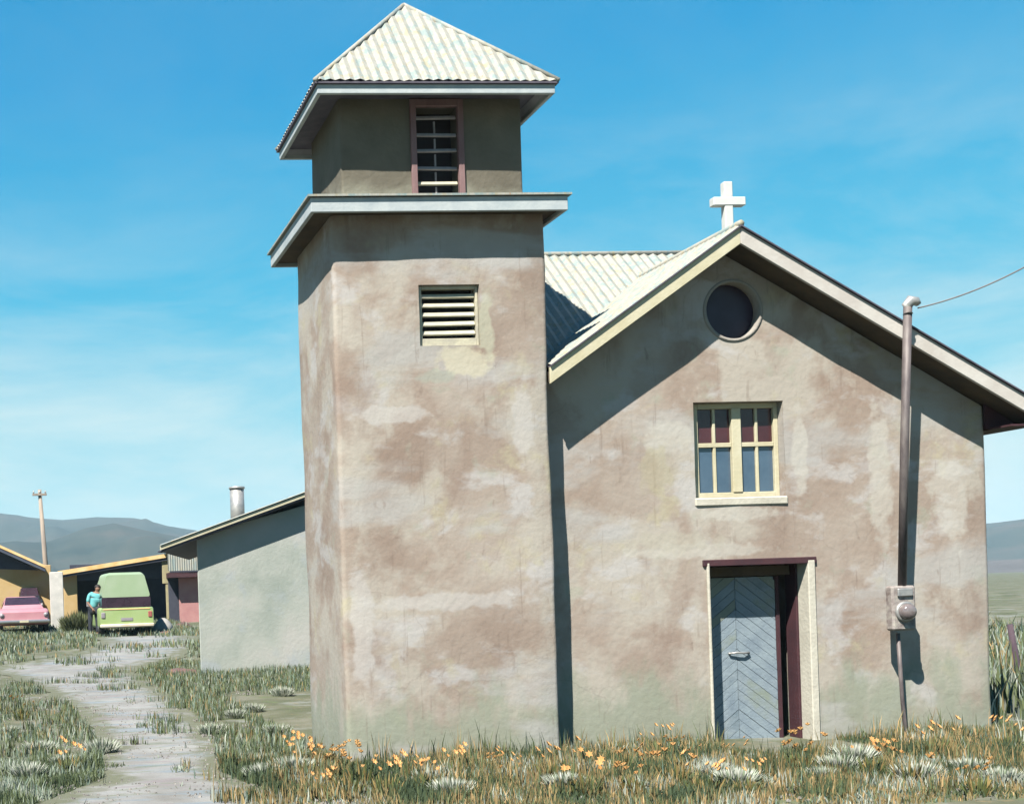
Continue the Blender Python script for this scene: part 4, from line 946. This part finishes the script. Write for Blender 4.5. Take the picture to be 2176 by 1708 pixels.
ORD = ['first', 'second', 'third', 'fourth', 'fifth', 'sixth', 'seventh', 'eighth', 'ninth', 'tenth', 'eleventh', 'twelfth', 'thirteenth', 'fourteenth', 'fifteenth', 'sixteenth', 'seventeenth', 'eighteenth', 'nineteenth', 'twentieth']
def rank(px, xs): return ORD[sorted(xs).index(px)]
flab = ['orange wildflower clump in the grass before the bell tower', 'orange wildflower clump in the grass before the nave wall']
first = {0: True, 1: True, 2: True}
for i, (a, b_) in enumerate(fpix):
    p = ground_at(a, b_); k = i % 3
    if blocked(p.x, p.y): p.y = YT-.15
    if first[k]: o = protos[k]; first[k] = False; o.location = p; o.scale = (1, 1, 1)
    else: o = copy_thing(protos[k], p, random.uniform(0, 6), random.uniform(.8, 1.3))
    if i == 31: tag(o, 'single orange flower plant on the pale path at lower left', 'flower')
    elif i == 32: tag(o, 'yellow orange flower plant in the left grass patch', 'flower')
    else: tag(o, rank(a+b_*1e-4, [q[0]+q[1]*1e-4 for j_, q in enumerate(fpix) if (q[0] < 1190) == (a < 1190) and j_ not in (31, 32)])+' from the left of the '+(flab[0] if a < 1190 else flab[1]).replace('clump', 'clumps'), 'flower', 'wildflowers before the tower' if a < 1190 else 'wildflowers before the nave')
sageP = []
for s in (11, 12, 13):
    o = bpy.data.objects.new('sage_bush', herb_mesh('sage_bush', 520, .24, .24, [(.46, .48, .42), (.36, .40, .33), (.20, .26, .16), (.46, .47, .42)], .006, s)); sageP.append(o)
spix = [(85, 1600, 1), (135, 1628, 1), (215, 1600, 1), (60, 1650, 1), (20, 1560, 1), (600, 1478, 1), (500, 1525, 1), (450, 1560, 1), (540, 1512, 1), (590, 1560, 2), (620, 1640, 2), (560, 1655, 2), (1780, 1640, 3), (1815, 1618, 3), (1745, 1655, 3), (1520, 1650, 4), (1565, 1668, 4), (1950, 1660, 5), (2060, 1640, 5), (1200, 1675, 6), (960, 1690, 6), (2130, 1665, 5)]
slab_ = {1: ('pale sage bush beside the dirt path', 'sage bushes beside the path'), 2: ('pale sage bush near the left corner of the tower', 'sage bushes near the tower corner'), 3: ('whitish sage bush right of the church doorstep', 'sage bushes right of the doorstep'), 4: ('whitish sage bush left of the church doorstep', 'sage bushes left of the doorstep'), 5: ('pale sage bush before the service mast', 'sage bushes by the mast'), 6: ('pale sage bush in the grass before the tower', 'sage bushes before the tower')}
for i, (a, b_, gidx) in enumerate(spix):
    p = ground_at(a, b_); o = sageP[i % 3].copy(); C.objects.link(o); o.location = p; o.rotation_euler.z = random.uniform(0, 6); s = random.uniform(.7, 1.15); o.scale = (s*1.1, s, s*.9)
    tag(o, rank(a, [q[0] for q in spix if q[2] == gidx])+' from the left of the '+slab_[gidx][0].replace('bush ', 'bushes '), 'bush', slab_[gidx][1])
dkb = bpy.data.objects.new('green_shrub', herb_mesh('green_shrub', 900, 1.0, .75, [(.10, .12, .05), (.14, .16, .08), (.07, .08, .04)], .03, 21)); C.objects.link(dkb)
p = ground_at(165, 1345); dkb.location = p; tag(dkb, 'green shrub between the pink sedan and the green van', 'shrub')

# ------------------------------------------------------------------ distant air
hz_ = bmobj('haze', bx(bmesh.new(), -4200, 4200, -70, 3400, -40, 150), None); hz_.data.materials.clear()
hm = bpy.data.materials.new('haze_air'); hm.use_nodes = True; t = hm.node_tree; t.nodes.clear()
om = t.nodes.new('ShaderNodeOutputMaterial'); pv_ = t.nodes.new('ShaderNodeVolumePrincipled'); pv_.inputs['Density'].default_value = .00022; pv_.inputs['Color'].default_value = (.50, .74, .90, 1)
t.links.new(pv_.outputs[0], om.inputs['Volume']); hz_.data.materials.append(hm); tag(hz_, 'pale blue air between the church and the far hills', 'haze', kind='stuff')
